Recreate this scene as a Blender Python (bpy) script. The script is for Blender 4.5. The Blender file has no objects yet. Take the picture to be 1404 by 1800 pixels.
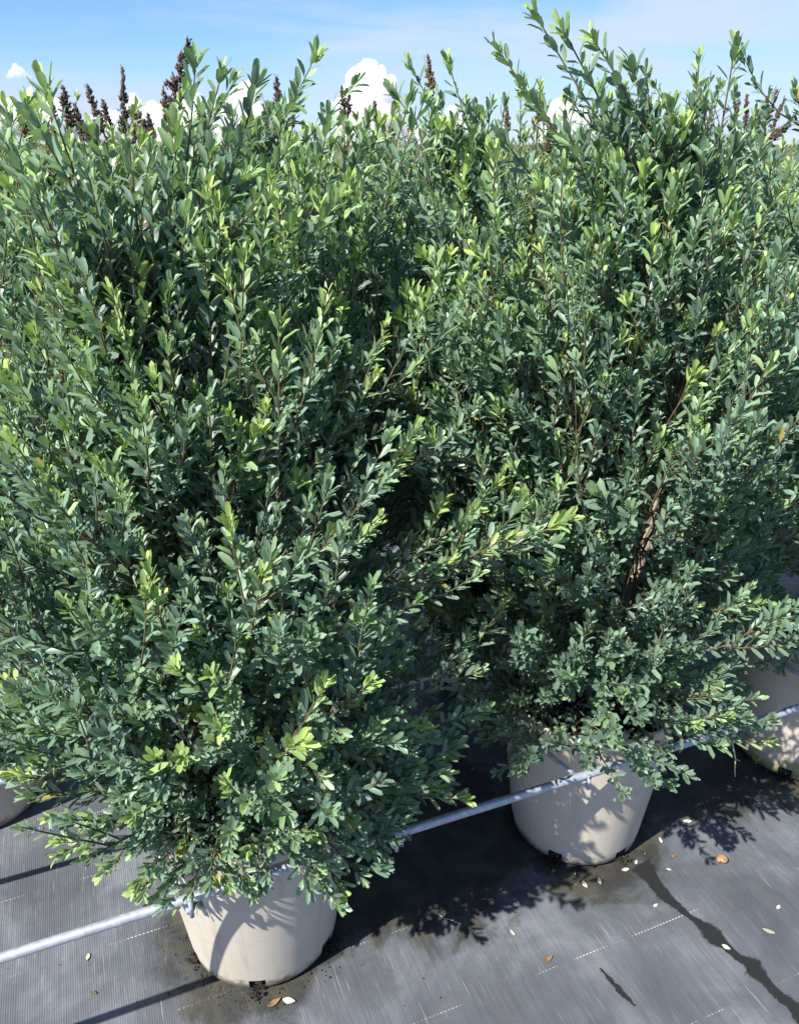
import bpy, bmesh, math, random
import numpy as np
from mathutils import Vector, Matrix

# ------------------------------------------------------------------ camera, sky, sun, exposure
SC = bpy.context.scene
COL = SC.collection
PITCH = math.radians(25.0)
CAM_H = 1.60
F_PX = 1386.0                      # focal length in photograph pixels (1404 x 1800)

cam_d = bpy.data.cameras.new('camera')
cam = bpy.data.objects.new('camera', cam_d)
COL.objects.link(cam)
cam.location = (0, 0, CAM_H)
cam.rotation_euler = (math.pi / 2 - PITCH, 0, 0)
cam_d.sensor_fit = 'VERTICAL'
cam_d.sensor_height = 24.0
cam_d.lens = 24.0 * F_PX / 1800.0
cam_d.clip_start = 0.05
cam_d.clip_end = 20000
SC.camera = cam

SUN_EL = math.radians(48)
SUN_DIR = Vector((0.74, 0.67, 0)).normalized() * math.cos(SUN_EL) + Vector((0, 0, -math.sin(SUN_EL)))  # way the light travels

world = bpy.data.worlds.new('World')
SC.world = world
world.use_nodes = True
wn = world.node_tree.nodes
wl = world.node_tree.links
wn.clear()


def N(tree, kind, **kw):
    n = tree.nodes.new(kind)
    for k, v in kw.items():
        setattr(n, k, v)
    return n


wt = world.node_tree
sky = N(wt, 'ShaderNodeTexSky', sky_type='NISHITA')
sky.sun_disc = False
sky.sun_elevation = SUN_EL
sky.sun_rotation = math.atan2(-SUN_DIR.x, -SUN_DIR.y)
sky.air_density = 1.0
sky.dust_density = 0.0
sky.ozone_density = 4.0
tc = N(wt, 'ShaderNodeTexCoord')
tint = N(wt, 'ShaderNodeMix', data_type='RGBA', blend_type='MULTIPLY')
tint.inputs[0].default_value = 1.0
tint.inputs[7].default_value = (0.72, 0.96, 1.38, 1)
wl.new(sky.outputs[0], tint.inputs[6])
# thin high cloud: noise over the direction, stretched sideways, the same all round the sky
mp = N(wt, 'ShaderNodeMapping')
mp.inputs['Scale'].default_value = (1.0, 1.0, 6.5)
mp.inputs['Location'].default_value = (0.35, 0.0, 0.55)
wl.new(tc.outputs['Generated'], mp.inputs[0])
nz = N(wt, 'ShaderNodeTexNoise')
nz.inputs['Scale'].default_value = 2.6
nz.inputs['Detail'].default_value = 7
nz.inputs['Roughness'].default_value = 0.55
nz.inputs['Distortion'].default_value = 0.4
wl.new(mp.outputs[0], nz.inputs[0])
cr = N(wt, 'ShaderNodeMapRange')
cr.interpolation_type = 'SMOOTHSTEP'
cr.inputs[1].default_value = 0.40
cr.inputs[2].default_value = 0.72
cr.inputs[3].default_value = 0.05
cr.inputs[4].default_value = 0.80
wl.new(nz.outputs[0], cr.inputs[0])
mix = N(wt, 'ShaderNodeMix', data_type='RGBA')
mix.inputs[7].default_value = (5.6, 6.3, 7.6, 1)
wl.new(cr.outputs[0], mix.inputs[0])
wl.new(tint.outputs[2], mix.inputs[6])
sepd = N(wt, 'ShaderNodeSeparateXYZ'); wl.new(tc.outputs['Generated'], sepd.inputs[0])
hz = N(wt, 'ShaderNodeMapRange'); hz.interpolation_type = 'SMOOTHSTEP'
for i_, v_ in enumerate((0.12, -0.02, 0.0, 0.60)): hz.inputs[i_ + 1].default_value = v_
wl.new(sepd.outputs[2], hz.inputs[0])
mixh = N(wt, 'ShaderNodeMix', data_type='RGBA'); mixh.inputs[7].default_value = (5.0, 5.7, 7.0, 1)
wl.new(hz.outputs[0], mixh.inputs[0]); wl.new(mix.outputs[2], mixh.inputs[6])
bg = N(wt, 'ShaderNodeBackground')
bg.inputs[1].default_value = 0.064
wl.new(mixh.outputs[2], bg.inputs[0])
wo = N(wt, 'ShaderNodeOutputWorld')
wl.new(bg.outputs[0], wo.inputs[0])

sun_d = bpy.data.lights.new('sun', 'SUN')
sun_d.energy = 5.0
sun_d.angle = math.radians(0.53)
sun_d.color = (1.0, 0.955, 0.88)
sun = bpy.data.objects.new('sun', sun_d)
COL.objects.link(sun)
sun.rotation_euler = SUN_DIR.to_track_quat('-Z', 'Y').to_euler()
sun.location = (-3, -3, 6)

SC.view_settings.view_transform = 'Standard'
SC.view_settings.look = 'None'
SC.view_settings.exposure = 1.02
SC.view_settings.gamma = 1.0
SC.render.engine = 'CYCLES'
SC.cycles.use_denoising = True
SC.cycles.max_bounces = 20
SC.cycles.volume_bounces = 14
SC.cycles.diffuse_bounces = 4
SC.cycles.glossy_bounces = 3
SC.cycles.transmission_bounces = 4

# ------------------------------------------------------------------ helpers
CP, SP = math.cos(PITCH), math.sin(PITCH)


def at(px, py, Y):
    """the place, Y metres in front of the photographer, that was measured at a spot of the photograph"""
    a = (px - 702) / F_PX
    b = (900 - py) / F_PX
    d = Vector((a, CP + b * SP, -SP + b * CP))
    return Vector((0, 0, CAM_H)) + d * (Y / d.y)


def ground_at(px, py, z=0.0):
    a = (px - 702) / F_PX
    b = (900 - py) / F_PX
    d = Vector((a, CP + b * SP, -SP + b * CP))
    return Vector((0, 0, CAM_H)) + d * ((z - CAM_H) / d.z)


U = np.array((0.93, 0.37, 0.0)); U /= np.linalg.norm(U)       # along the rows of pots
NV = np.array((-U[1], U[0], 0.0))                             # across the rows


def row(s, n, z=0.0):
    p = U * s + NV * n
    return Vector((p[0], p[1], z))


def tag(o, label=None, cat=None, group=None, kind=None):
    if label: o['label'] = label
    if cat: o['category'] = cat
    if group: o['group'] = group
    if kind: o['kind'] = kind
    return o


def empty(name, loc):
    o = bpy.data.objects.new(name, None)
    o.empty_display_size = 0.1
    COL.objects.link(o)
    o.location = loc
    return o


def link(name, me, mat, parent=None, smooth=True):
    """one mesh object; vertices given in the frame of the parent (or of the world)"""
    o = bpy.data.objects.new(name, me)
    COL.objects.link(o)
    if mat is not None and not me.materials:
        me.materials.append(mat)
    if parent is not None:
        o.parent = parent
    if smooth:
        me.polygons.foreach_set('use_smooth', np.ones(len(me.polygons), dtype=bool))
    return o


def mesh_np(name, V, quads=None, tris=None, attr=None):
    me = bpy.data.meshes.new(name)
    V = np.asarray(V, dtype=np.float32)
    me.vertices.add(len(V))
    me.vertices.foreach_set('co', V.ravel())
    parts, starts, off = [], [], 0
    for F, k in ((quads, 4), (tris, 3)):
        if F is None or len(F) == 0:
            continue
        F = np.asarray(F, dtype=np.int32)
        parts.append(F.ravel())
        starts.append(off + np.arange(len(F), dtype=np.int32) * k)
        off += F.size
    li = np.concatenate(parts)
    me.loops.add(len(li))
    me.loops.foreach_set('vertex_index', li)
    st = np.concatenate(starts)
    me.polygons.add(len(st))
    me.polygons.foreach_set('loop_start', st)
    if attr is not None:
        a = me.attributes.new('lc', 'FLOAT_COLOR', 'POINT')
        a.data.foreach_set('color', np.asarray(attr, dtype=np.float32).ravel())
    me.update(calc_edges=True)
    return me


def nrm(a):
    return a / np.maximum(np.linalg.norm(a, axis=-1, keepdims=True), 1e-9)


def tube_np(P, R, sides=6, cap=True):
    """vertices and faces of a round tube along points P with radii R"""
    P = np.asarray(P, float)
    R = np.broadcast_to(np.asarray(R, float), (len(P),))
    T = nrm(np.gradient(P, axis=0))
    ref = np.array((0.13, 0.21, 0.97)) if abs(T[0, 2]) < 0.9 else np.array((0.97, 0.1, 0.2))
    A = nrm(np.cross(T, ref)); B = np.cross(T, A)
    an = np.arange(sides) * 2 * math.pi / sides
    V = P[:, None, :] + R[:, None, None] * (A[:, None, :] * np.cos(an)[None, :, None] + B[:, None, :] * np.sin(an)[None, :, None])
    n = len(P)
    i = np.arange(n - 1)[:, None] * sides
    j = np.arange(sides)[None, :]
    k = (j + 1) % sides
    Q = np.stack([i + j, i + k, i + sides + k, i + sides + j], -1).reshape(-1, 4)
    V = V.reshape(-1, 3)
    tr = None
    if cap:
        V = np.vstack([V, P[:1], P[-1:]])
        c0, c1 = len(V) - 2, len(V) - 1
        jj = np.arange(sides); kk = (jj + 1) % sides
        e = (n - 1) * sides
        tr = np.vstack([np.stack([np.full(sides, c0), kk, jj], -1), np.stack([np.full(sides, c1), e + jj, e + kk], -1)])
    return V, Q, tr


class Mesh:
    def __init__(self):
        self.V, self.Q, self.T, self.n = [], [], [], 0

    def add(self, V, Q=None, T=None):
        if Q is not None and len(Q): self.Q.append(np.asarray(Q) + self.n)
        if T is not None and len(T): self.T.append(np.asarray(T) + self.n)
        self.V.append(np.asarray(V, float)); self.n += len(V)

    def tube(self, P, R, sides=6, cap=True):
        self.add(*tube_np(P, R, sides, cap))

    def mesh(self, name, off=(0, 0, 0)):
        return mesh_np(name, np.vstack(self.V) - np.array(off), np.vstack(self.Q) if self.Q else None, np.vstack(self.T) if self.T else None)


# ------------------------------------------------------------------ materials
def new_mat(name):
    m = bpy.data.materials.new(name)
    m.use_nodes = True
    t = m.node_tree
    b = t.nodes['Principled BSDF']
    return m, t, b


def ramp(t, pts, interp='LINEAR'):
    r = N(t, 'ShaderNodeValToRGB')
    r.color_ramp.interpolation = interp
    e = r.color_ramp.elements
    while len(e) > 1: e.remove(e[-1])
    e[0].position, e[0].color = pts[0][0], (*pts[0][1], 1)
    for p, c in pts[1:]:
        x = e.new(p); x.color = (*c, 1)
    return r


def noise(t, scale, detail=4, rough=0.55, vec=None, dist=0.0):
    n = N(t, 'ShaderNodeTexNoise')
    n.inputs['Scale'].default_value = scale
    n.inputs['Detail'].default_value = detail
    n.inputs['Roughness'].default_value = rough
    n.inputs['Distortion'].default_value = dist
    if vec is not None: t.links.new(vec, n.inputs['Vector'])
    return n


def math_n(t, op, a, b=None, c=None, clamp=False):
    m = N(t, 'ShaderNodeMath', operation=op)
    m.use_clamp = clamp
    for i, v in enumerate((a, b, c)):
        if v is None: continue
        if isinstance(v, (int, float)): m.inputs[i].default_value = v
        else: t.links.new(v, m.inputs[i])
    return m.outputs[0]


def mixc(t, f, a, b, mode='MIX'):
    m = N(t, 'ShaderNodeMix', data_type='RGBA', blend_type=mode)
    for s, v in ((0, f), (6, a), (7, b)):
        if isinstance(v, (int, float)): m.inputs[s].default_value = v
        elif isinstance(v, tuple): m.inputs[s].default_value = (*v, 1)
        else: t.links.new(v, m.inputs[s])
    return m.outputs[2]


def maprange(t, v, a, b, c=0.0, d=1.0, smooth=True):
    m = N(t, 'ShaderNodeMapRange')
    if smooth: m.interpolation_type = 'SMOOTHSTEP'
    t.links.new(v, m.inputs[0])
    for i, x in enumerate((a, b, c, d)): m.inputs[i + 1].default_value = x
    return m.outputs[0]


def leaf_material(name, stops, back, translucent):
    m, t, b = new_mat(name)
    at_ = N(t, 'ShaderNodeAttribute'); at_.attribute_name = 'lc'
    sp = N(t, 'ShaderNodeSeparateColor')
    t.links.new(at_.outputs['Color'], sp.inputs[0])
    age, rnd, across = sp.outputs[0], sp.outputs[1], sp.outputs[2]
    r = ramp(t, stops)
    t.links.new(age, r.inputs[0])
    br = maprange(t, rnd, 0, 0.97, 0.68, 1.32, smooth=False)
    hsv = N(t, 'ShaderNodeHueSaturation')
    t.links.new(r.outputs[0], hsv.inputs['Color'])
    t.links.new(br, hsv.inputs['Value'])
    t.links.new(maprange(t, rnd, 0, 0.97, 0.512, 0.488, smooth=False), hsv.inputs['Hue'])
    # a few dry or yellow leaves
    dry = math_n(t, 'GREATER_THAN', rnd, 0.985)
    col = mixc(t, dry, hsv.outputs[0], (0.30, 0.25, 0.055))
    # pale rim and midrib
    rim = math_n(t, 'MULTIPLY', maprange(t, across, 0.80, 1.0), 0.22)
    rib = math_n(t, 'MULTIPLY', maprange(t, across, 0.10, 0.0), 0.30)
    col = mixc(t, math_n(t, 'MAXIMUM', rim, rib), col, (0.26, 0.34, 0.17))
    # dusty water marks
    geo = N(t, 'ShaderNodeNewGeometry')
    nn = noise(t, 260, 3, 0.6, geo.outputs['Position'])
    col = mixc(t, math_n(t, 'MULTIPLY', maprange(t, nn.outputs[0], 0.50, 0.72), 0.24), col, (0.34, 0.39, 0.34))
    col = mixc(t, math_n(t, 'MULTIPLY', geo.outputs['Backfacing'], 0.45), col, back)
    t.links.new(col, b.inputs['Base Color'])
    b.inputs['Roughness'].default_value = 0.42
    b.inputs['Specular IOR Level'].default_value = 0.50
    tr = N(t, 'ShaderNodeBsdfTranslucent')
    t.links.new(mixc(t, 1.0, col, (1.35, 1.5, 0.70), 'MULTIPLY'), tr.inputs[0])
    mx = N(t, 'ShaderNodeMixShader')
    mx.inputs[0].default_value = translucent
    t.links.new(b.outputs[0], mx.inputs[1]); t.links.new(tr.outputs[0], mx.inputs[2])
    t.links.new(mx.outputs[0], t.nodes['Material Output'].inputs[0])
    return m


M = {}
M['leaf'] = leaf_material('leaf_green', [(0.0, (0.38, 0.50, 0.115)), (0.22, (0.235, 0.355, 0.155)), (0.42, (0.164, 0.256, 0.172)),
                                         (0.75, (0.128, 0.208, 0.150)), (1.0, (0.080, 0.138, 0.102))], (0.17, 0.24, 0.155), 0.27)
M['leaf_far'] = leaf_material('leaf_narrow', [(0.0, (0.22, 0.31, 0.05)), (0.5, (0.10, 0.16, 0.045)), (1.0, (0.05, 0.085, 0.035))], (0.17, 0.21, 0.13), 0.25)


def bark_mat(name, c1, c2, c3, sc):
    m, t, b = new_mat(name)
    g = N(t, 'ShaderNodeTexCoord')
    mpp = N(t, 'ShaderNodeMapping'); mpp.inputs['Scale'].default_value = (1, 1, 0.18)
    t.links.new(g.outputs['Object'], mpp.inputs[0])
    n1 = noise(t, sc, 5, 0.6, mpp.outputs[0])
    n2 = noise(t, sc * 0.25, 3, 0.5, g.outputs['Object'])
    r = ramp(t, [(0.30, c1), (0.52, c2), (0.72, c3)])
    t.links.new(math_n(t, 'ADD', math_n(t, 'MULTIPLY', n1.outputs[0], 0.7), math_n(t, 'MULTIPLY', n2.outputs[0], 0.3)), r.inputs[0])
    t.links.new(r.outputs[0], b.inputs['Base Color'])
    b.inputs['Roughness'].default_value = 0.85
    bp = N(t, 'ShaderNodeBump'); bp.inputs['Strength'].default_value = 0.8; bp.inputs['Distance'].default_value = 0.004
    t.links.new(n1.outputs[0], bp.inputs['Height']); t.links.new(bp.outputs[0], b.inputs['Normal'])
    return m


M['bark'] = bark_mat('trunk_bark', (0.14, 0.11, 0.08), (0.33, 0.27, 0.20), (0.52, 0.45, 0.36), 260)
M['twig'] = bark_mat('twig_bark', (0.04, 0.035, 0.018), (0.11, 0.095, 0.045), (0.20, 0.17, 0.08), 300)
M['dead'] = bark_mat('dead_wood', (0.10, 0.06, 0.035), (0.24, 0.15, 0.09), (0.36, 0.26, 0.18), 300)

# woven ground mat
m, t, b = new_mat('woven_mat'); M['mat'] = m
g = N(t, 'ShaderNodeTexCoord')
vm = N(t, 'ShaderNodeMapping'); vm.inputs['Rotation'].default_value = (0, 0, -math.atan2(U[1], U[0]))
t.links.new(g.outputs['Object'], vm.inputs[0])
sx = N(t, 'ShaderNodeSeparateXYZ'); t.links.new(vm.outputs[0], sx.inputs[0])
S_, N_ = sx.outputs[0], sx.outputs[1]
cloudy = noise(t, 4.5, 6, 0.62, vm.outputs[0], 0.5)
st = N(t, 'ShaderNodeMapping'); st.inputs['Scale'].default_value = (130, 5.0, 1)     # scuffs run across the row
t.links.new(vm.outputs[0], st.inputs[0])
scuff = noise(t, 1.0, 4, 0.65, st.outputs[0])
st2 = N(t, 'ShaderNodeMapping'); st2.inputs['Scale'].default_value = (28, 2.2, 1)
t.links.new(vm.outputs[0], st2.inputs[0])
scuff2 = noise(t, 1.0, 3, 0.6, st2.outputs[0])
fine = noise(t, 900, 2, 0.6, vm.outputs[0])
base = ramp(t, [(0.34, (0.050, 0.055, 0.065)), (0.5, (0.095, 0.104, 0.120)), (0.64, (0.18, 0.193, 0.216))])
mixv = math_n(t, 'ADD', math_n(t, 'MULTIPLY', cloudy.outputs[0], 0.62),
              math_n(t, 'ADD', math_n(t, 'MULTIPLY', scuff.outputs[0], 0.16), math_n(t, 'MULTIPLY', scuff2.outputs[0], 0.22)))
t.links.new(mixv, base.inputs[0])
wv = math_n(t, 'ADD', math_n(t, 'MULTIPLY', math_n(t, 'SINE', math_n(t, 'MULTIPLY', S_, 2 * math.pi / 0.0046)), 0.5), 0.5)
wv2 = math_n(t, 'ADD', math_n(t, 'MULTIPLY', math_n(t, 'SINE', math_n(t, 'MULTIPLY', N_, 2 * math.pi / 0.0031)), 0.5), 0.5)
weave = math_n(t, 'ADD', math_n(t, 'MULTIPLY', wv, 0.65), math_n(t, 'MULTIPLY', wv2, 0.35))
col = mixc(t, math_n(t, 'MULTIPLY', math_n(t, 'SUBTRACT', 1.0, weave), maprange(t, scuff2.outputs[0], 0.3, 0.7, 0.12, 0.36)), base.outputs[0], (0.028, 0.03, 0.033))
col = mixc(t, math_n(t, 'MULTIPLY', maprange(t, fine.outputs[0], 0.55, 0.8), 0.25), col, (0.25, 0.26, 0.27))
# scraped pale threads
sm = N(t, 'ShaderNodeMapping'); sm.inputs['Scale'].default_value = (210, 9, 1)
t.links.new(vm.outputs[0], sm.inputs[0])
thr = noise(t, 1.0, 2, 0.5, sm.outputs[0])
col = mixc(t, math_n(t, 'MULTIPLY', maprange(t, thr.outputs[0], 0.62, 0.78), 0.40), col, (0.36, 0.37, 0.385))
# dashed white marker threads every 20 cm
ph = math_n(t, 'ABSOLUTE', math_n(t, 'SUBTRACT', math_n(t, 'FRACT', math_n(t, 'DIVIDE', math_n(t, 'SUBTRACT', N_, 0.918 - 10 * 0.205 - 0.1025), 0.205)), 0.5))
on_l = math_n(t, 'LESS_THAN', ph, 0.0060)
dash = math_n(t, 'GREATER_THAN', math_n(t, 'FRACT', math_n(t, 'DIVIDE', S_, 0.0085)), 0.42)
worn_n = noise(t, 7, 3, 0.6, vm.outputs[0])
worn = maprange(t, worn_n.outputs[0], 0.47, 0.60)
col = mixc(t, math_n(t, 'MULTIPLY', math_n(t, 'MULTIPLY', on_l, dash), math_n(t, 'MULTIPLY', worn, 0.5)), col, (0.62, 0.64, 0.64))
# wet green-brown film where the pots stand and drain
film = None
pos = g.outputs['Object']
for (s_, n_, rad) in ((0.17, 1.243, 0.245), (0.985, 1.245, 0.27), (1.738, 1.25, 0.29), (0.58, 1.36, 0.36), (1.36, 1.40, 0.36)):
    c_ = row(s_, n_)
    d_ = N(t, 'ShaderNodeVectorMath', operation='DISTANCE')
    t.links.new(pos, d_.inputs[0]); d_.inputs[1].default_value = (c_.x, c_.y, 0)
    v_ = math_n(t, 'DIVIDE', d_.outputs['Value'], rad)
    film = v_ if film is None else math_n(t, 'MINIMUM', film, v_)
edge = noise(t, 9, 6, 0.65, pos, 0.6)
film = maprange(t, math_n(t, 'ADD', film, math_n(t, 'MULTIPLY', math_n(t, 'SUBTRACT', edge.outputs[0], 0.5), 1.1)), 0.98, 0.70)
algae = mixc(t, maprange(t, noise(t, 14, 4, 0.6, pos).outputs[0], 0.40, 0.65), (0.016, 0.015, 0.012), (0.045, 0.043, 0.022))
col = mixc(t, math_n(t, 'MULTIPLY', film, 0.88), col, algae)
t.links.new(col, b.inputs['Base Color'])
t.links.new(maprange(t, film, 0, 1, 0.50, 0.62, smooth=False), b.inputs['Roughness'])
b.inputs['Specular IOR Level'].default_value = 0.45
bp = N(t, 'ShaderNodeBump'); bp.inputs['Strength'].default_value = 0.55; bp.inputs['Distance'].default_value = 0.0012
t.links.new(math_n(t, 'ADD', weave, math_n(t, 'MULTIPLY', scuff.outputs[0], 1.2)), bp.inputs['Height'])
t.links.new(bp.outputs[0], b.inputs['Normal'])

m, t, b = new_mat('field_soil'); M['field'] = m
g = N(t, 'ShaderNodeTexCoord')
r = ramp(t, [(0.3, (0.10, 0.085, 0.05)), (0.55, (0.075, 0.095, 0.035)), (0.8, (0.05, 0.085, 0.03))])
t.links.new(noise(t, 0.4, 8, 0.65, g.outputs['Object']).outputs[0], r.inputs[0])
t.links.new(r.outputs[0], b.inputs['Base Color']); b.inputs['Roughness'].default_value = 0.95

# beige pot
def pot_material(name, algae):
    m, t, b = new_mat(name)
    g = N(t, 'ShaderNodeTexCoord'); inf = N(t, 'ShaderNodeObjectInfo')
    off = N(t, 'ShaderNodeVectorMath', operation='ADD')
    t.links.new(g.outputs['Object'], off.inputs[0]); t.links.new(inf.outputs['Location'], off.inputs[1])
    pv = off.outputs[0]
    sz = N(t, 'ShaderNodeSeparateXYZ'); t.links.new(g.outputs['Object'], sz.inputs[0])
    n1 = noise(t, 6, 5, 0.6, pv); n2 = noise(t, 60, 4, 0.6, pv); n4 = noise(t, 17, 5, 0.65, pv, 0.4)
    streak = N(t, 'ShaderNodeMapping'); streak.inputs['Scale'].default_value = (34, 34, 2.0)
    t.links.new(pv, streak.inputs[0])
    n3 = noise(t, 1.0, 5, 0.6, streak.outputs[0])
    r = ramp(t, [(0.3, (0.43, 0.385, 0.318)), (0.7, (0.51, 0.462, 0.385))])
    t.links.new(n1.outputs[0], r.inputs[0])
    col = mixc(t, math_n(t, 'MULTIPLY', maprange(t, n3.outputs[0], 0.50, 0.74), 0.42), r.outputs[0], (0.30, 0.265, 0.215))     # run marks
    col = mixc(t, math_n(t, 'MULTIPLY', maprange(t, n4.outputs[0], 0.56, 0.74), 0.30), col, (0.27, 0.235, 0.185))              # blotches
    sc_m = N(t, 'ShaderNodeMapping'); sc_m.inputs['Scale'].default_value = (22, 22, 150); sc_m.inputs['Rotation'].default_value = (0.25, 0.1, 0)
    t.links.new(pv, sc_m.inputs[0])
    n5 = noise(t, 1.0, 3, 0.6, sc_m.outputs[0])
    col = mixc(t, math_n(t, 'MULTIPLY', maprange(t, n5.outputs[0], 0.66, 0.76), 0.35), col, (0.60, 0.55, 0.48))                # scuffs
    low = math_n(t, 'SUBTRACT', sz.outputs[2], math_n(t, 'ADD', math_n(t, 'MULTIPLY', n2.outputs[0], 0.045), math_n(t, 'MULTIPLY', n4.outputs[0], 0.06)))
    col = mixc(t, math_n(t, 'MULTIPLY', maprange(t, low, -0.010, -0.045), 0.85), col, (0.085, 0.068, 0.040))                   # soil splash
    vo = N(t, 'ShaderNodeTexVoronoi'); vo.inputs['Scale'].default_value = 75
    t.links.new(pv, vo.inputs['Vector'])
    sel = math_n(t, 'MULTIPLY', maprange(t, n2.outputs[0], 0.50, 0.60), maprange(t, sz.outputs[2], 0.26, 0.02, 0.25, 1.0))
    col = mixc(t, math_n(t, 'MULTIPLY', maprange(t, vo.outputs['Distance'], 0.16, 0.07), math_n(t, 'MULTIPLY', sel, 0.75)), col, (0.13, 0.10, 0.07))
    if algae:
        al = math_n(t, 'SUBTRACT', sz.outputs[2], math_n(t, 'MULTIPLY', n4.outputs[0], 0.26))
        col = mixc(t, math_n(t, 'MULTIPLY', maprange(t, al, -0.04, -0.11), 0.6), col, (0.14, 0.155, 0.03))
    t.links.new(col, b.inputs['Base Color'])
    t.links.new(maprange(t, n4.outputs[0], 0.3, 0.7, 0.48, 0.68), b.inputs['Roughness'])
    b.inputs['Specular IOR Level'].default_value = 0.35
    bp = N(t, 'ShaderNodeBump'); bp.inputs['Strength'].default_value = 0.16; bp.inputs['Distance'].default_value = 0.002
    t.links.new(n2.outputs[0], bp.inputs['Height']); t.links.new(bp.outputs[0], b.inputs['Normal'])
    return m


M['pot'] = pot_material('pot_plastic', False)
M['pot_algae'] = pot_material('pot_plastic_algae', True)

m, t, b = new_mat('potting_soil'); M['soil'] = m
g = N(t, 'ShaderNodeTexCoord')
n1 = noise(t, 90, 5, 0.7, g.outputs['Object'])
r = ramp(t, [(0.35, (0.010, 0.007, 0.005)), (0.6, (0.040, 0.026, 0.017)), (0.8, (0.10, 0.07, 0.045))])
t.links.new(n1.outputs[0], r.inputs[0])
vo = N(t, 'ShaderNodeTexVoronoi'); vo.inputs['Scale'].default_value = 105
t.links.new(g.outputs['Object'], vo.inputs['Vector'])
vs = N(t, 'ShaderNodeSeparateColor'); t.links.new(vo.outputs['Color'], vs.inputs[0])
perl = math_n(t, 'MULTIPLY', math_n(t, 'LESS_THAN', vo.outputs['Distance'], 0.30), math_n(t, 'GREATER_THAN', vs.outputs[0], 0.88))
t.links.new(mixc(t, perl, r.outputs[0], (0.55, 0.53, 0.48)), b.inputs['Base Color'])
b.inputs['Roughness'].default_value = 0.95
bp = N(t, 'ShaderNodeBump'); bp.inputs['Strength'].default_value = 1.0; bp.inputs['Distance'].default_value = 0.01
t.links.new(n1.outputs[0], bp.inputs['Height']); t.links.new(bp.outputs[0], b.inputs['Normal'])

# galvanised pipe
m, t, b = new_mat('galvanised_steel'); M['steel'] = m
g = N(t, 'ShaderNodeTexCoord')
vo = N(t, 'ShaderNodeTexVoronoi'); vo.inputs['Scale'].default_value = 130
t.links.new(g.outputs['Object'], vo.inputs['Vector'])
n1 = noise(t, 40, 4, 0.6, g.outputs['Object'])
vs = N(t, 'ShaderNodeSeparateColor'); t.links.new(vo.outputs['Color'], vs.inputs[0])
r = ramp(t, [(0.2, (0.30, 0.335, 0.385)), (0.8, (0.52, 0.55, 0.60))])
t.links.new(math_n(t, 'ADD', math_n(t, 'MULTIPLY', vs.outputs[0], 0.35), math_n(t, 'MULTIPLY', n1.outputs[0], 0.65)), r.inputs[0])
col = mixc(t, math_n(t, 'MULTIPLY', maprange(t, noise(t, 22, 4, 0.7, g.outputs['Object']).outputs[0], 0.58, 0.72), 0.5), r.outputs[0], (0.20, 0.18, 0.15))
t.links.new(col, b.inputs['Base Color'])
b.inputs['Metallic'].default_value = 0.45; b.inputs['Roughness'].default_value = 0.48


def plain(name, c, rough=0.8, var=0.35, scale=60):
    m, t, b = new_mat(name)
    g = N(t, 'ShaderNodeTexCoord')
    n = noise(t, scale, 4, 0.6, g.outputs['Object'])
    r = ramp(t, [(0.3, tuple(x * (1 - var) for x in c)), (0.7, tuple(min(1, x * (1 + var)) for x in c))])
    t.links.new(n.outputs[0], r.inputs[0]); t.links.new(r.outputs[0], b.inputs['Base Color'])
    b.inputs['Roughness'].default_value = rough
    return m


m, t, b = new_mat('wet_mat'); M['wet'] = m
g = N(t, 'ShaderNodeTexCoord')
b.inputs['Base Color'].default_value = (0.020, 0.021, 0.022, 1); b.inputs['Roughness'].default_value = 0.36
at_ = N(t, 'ShaderNodeAttribute'); at_.attribute_name = 'lc'
sp = N(t, 'ShaderNodeSeparateColor'); t.links.new(at_.outputs['Color'], sp.inputs[0])
e1 = noise(t, 120, 4, 0.65, g.outputs['Object']); e2 = noise(t, 420, 2, 0.6, g.outputs['Object'])
ev = math_n(t, 'ADD', sp.outputs[0], math_n(t, 'MULTIPLY', math_n(t, 'SUBTRACT', math_n(t, 'ADD', math_n(t, 'MULTIPLY', e1.outputs[0], 0.7), math_n(t, 'MULTIPLY', e2.outputs[0], 0.3)), 0.5), 1.0))
ts = N(t, 'ShaderNodeBsdfTransparent'); mx = N(t, 'ShaderNodeMixShader')
t.links.new(maprange(t, ev, 0.92, 0.55, 0.0, 0.90), mx.inputs[0])
t.links.new(ts.outputs[0], mx.inputs[1]); t.links.new(b.outputs[0], mx.inputs[2]); t.links.new(mx.outputs[0], t.nodes['Material Output'].inputs[0])
M['spike'] = plain('dried_flower', (0.085, 0.062, 0.045), 0.9, 0.8, 60)
M['spike2'] = plain('dried_flower_brown', (0.15, 0.10, 0.05), 0.9, 0.6, 90)
M['pale'] = plain('pale_petal', (0.60, 0.57, 0.46), 0.7, 0.15, 90)
M['drybrown'] = plain('dry_brown_leaf', (0.20, 0.12, 0.055), 0.8, 0.4, 120)
M['shell'] = plain('brown_shell', (0.33, 0.19, 0.085), 0.45, 0.45, 70)
M['straw'] = plain('straw_twig', (0.42, 0.38, 0.29), 0.8, 0.2, 90)
m, t, b = new_mat('cloud_white'); M['cloud'] = m
t.nodes.remove(b)
vp = N(t, 'ShaderNodeVolumePrincipled')
vp.inputs['Color'].default_value = (0.96, 0.962, 0.968, 1); vp.inputs['Density'].default_value = 0.045; vp.inputs['Anisotropy'].default_value = 0.0
t.links.new(vp.outputs[0], t.nodes['Material Output'].inputs['Volume'])

# ------------------------------------------------------------------ the setting
me = mesh_np('ground', [(-6000, -6000, -0.004), (6000, -6000, -0.004), (6000, 6000, -0.004), (-6000, 6000, -0.004)], quads=[(0, 1, 2, 3)])
tag(link('ground', me, M['field'], smooth=False), 'open field ground reaching the horizon', 'ground', kind='structure')
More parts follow.
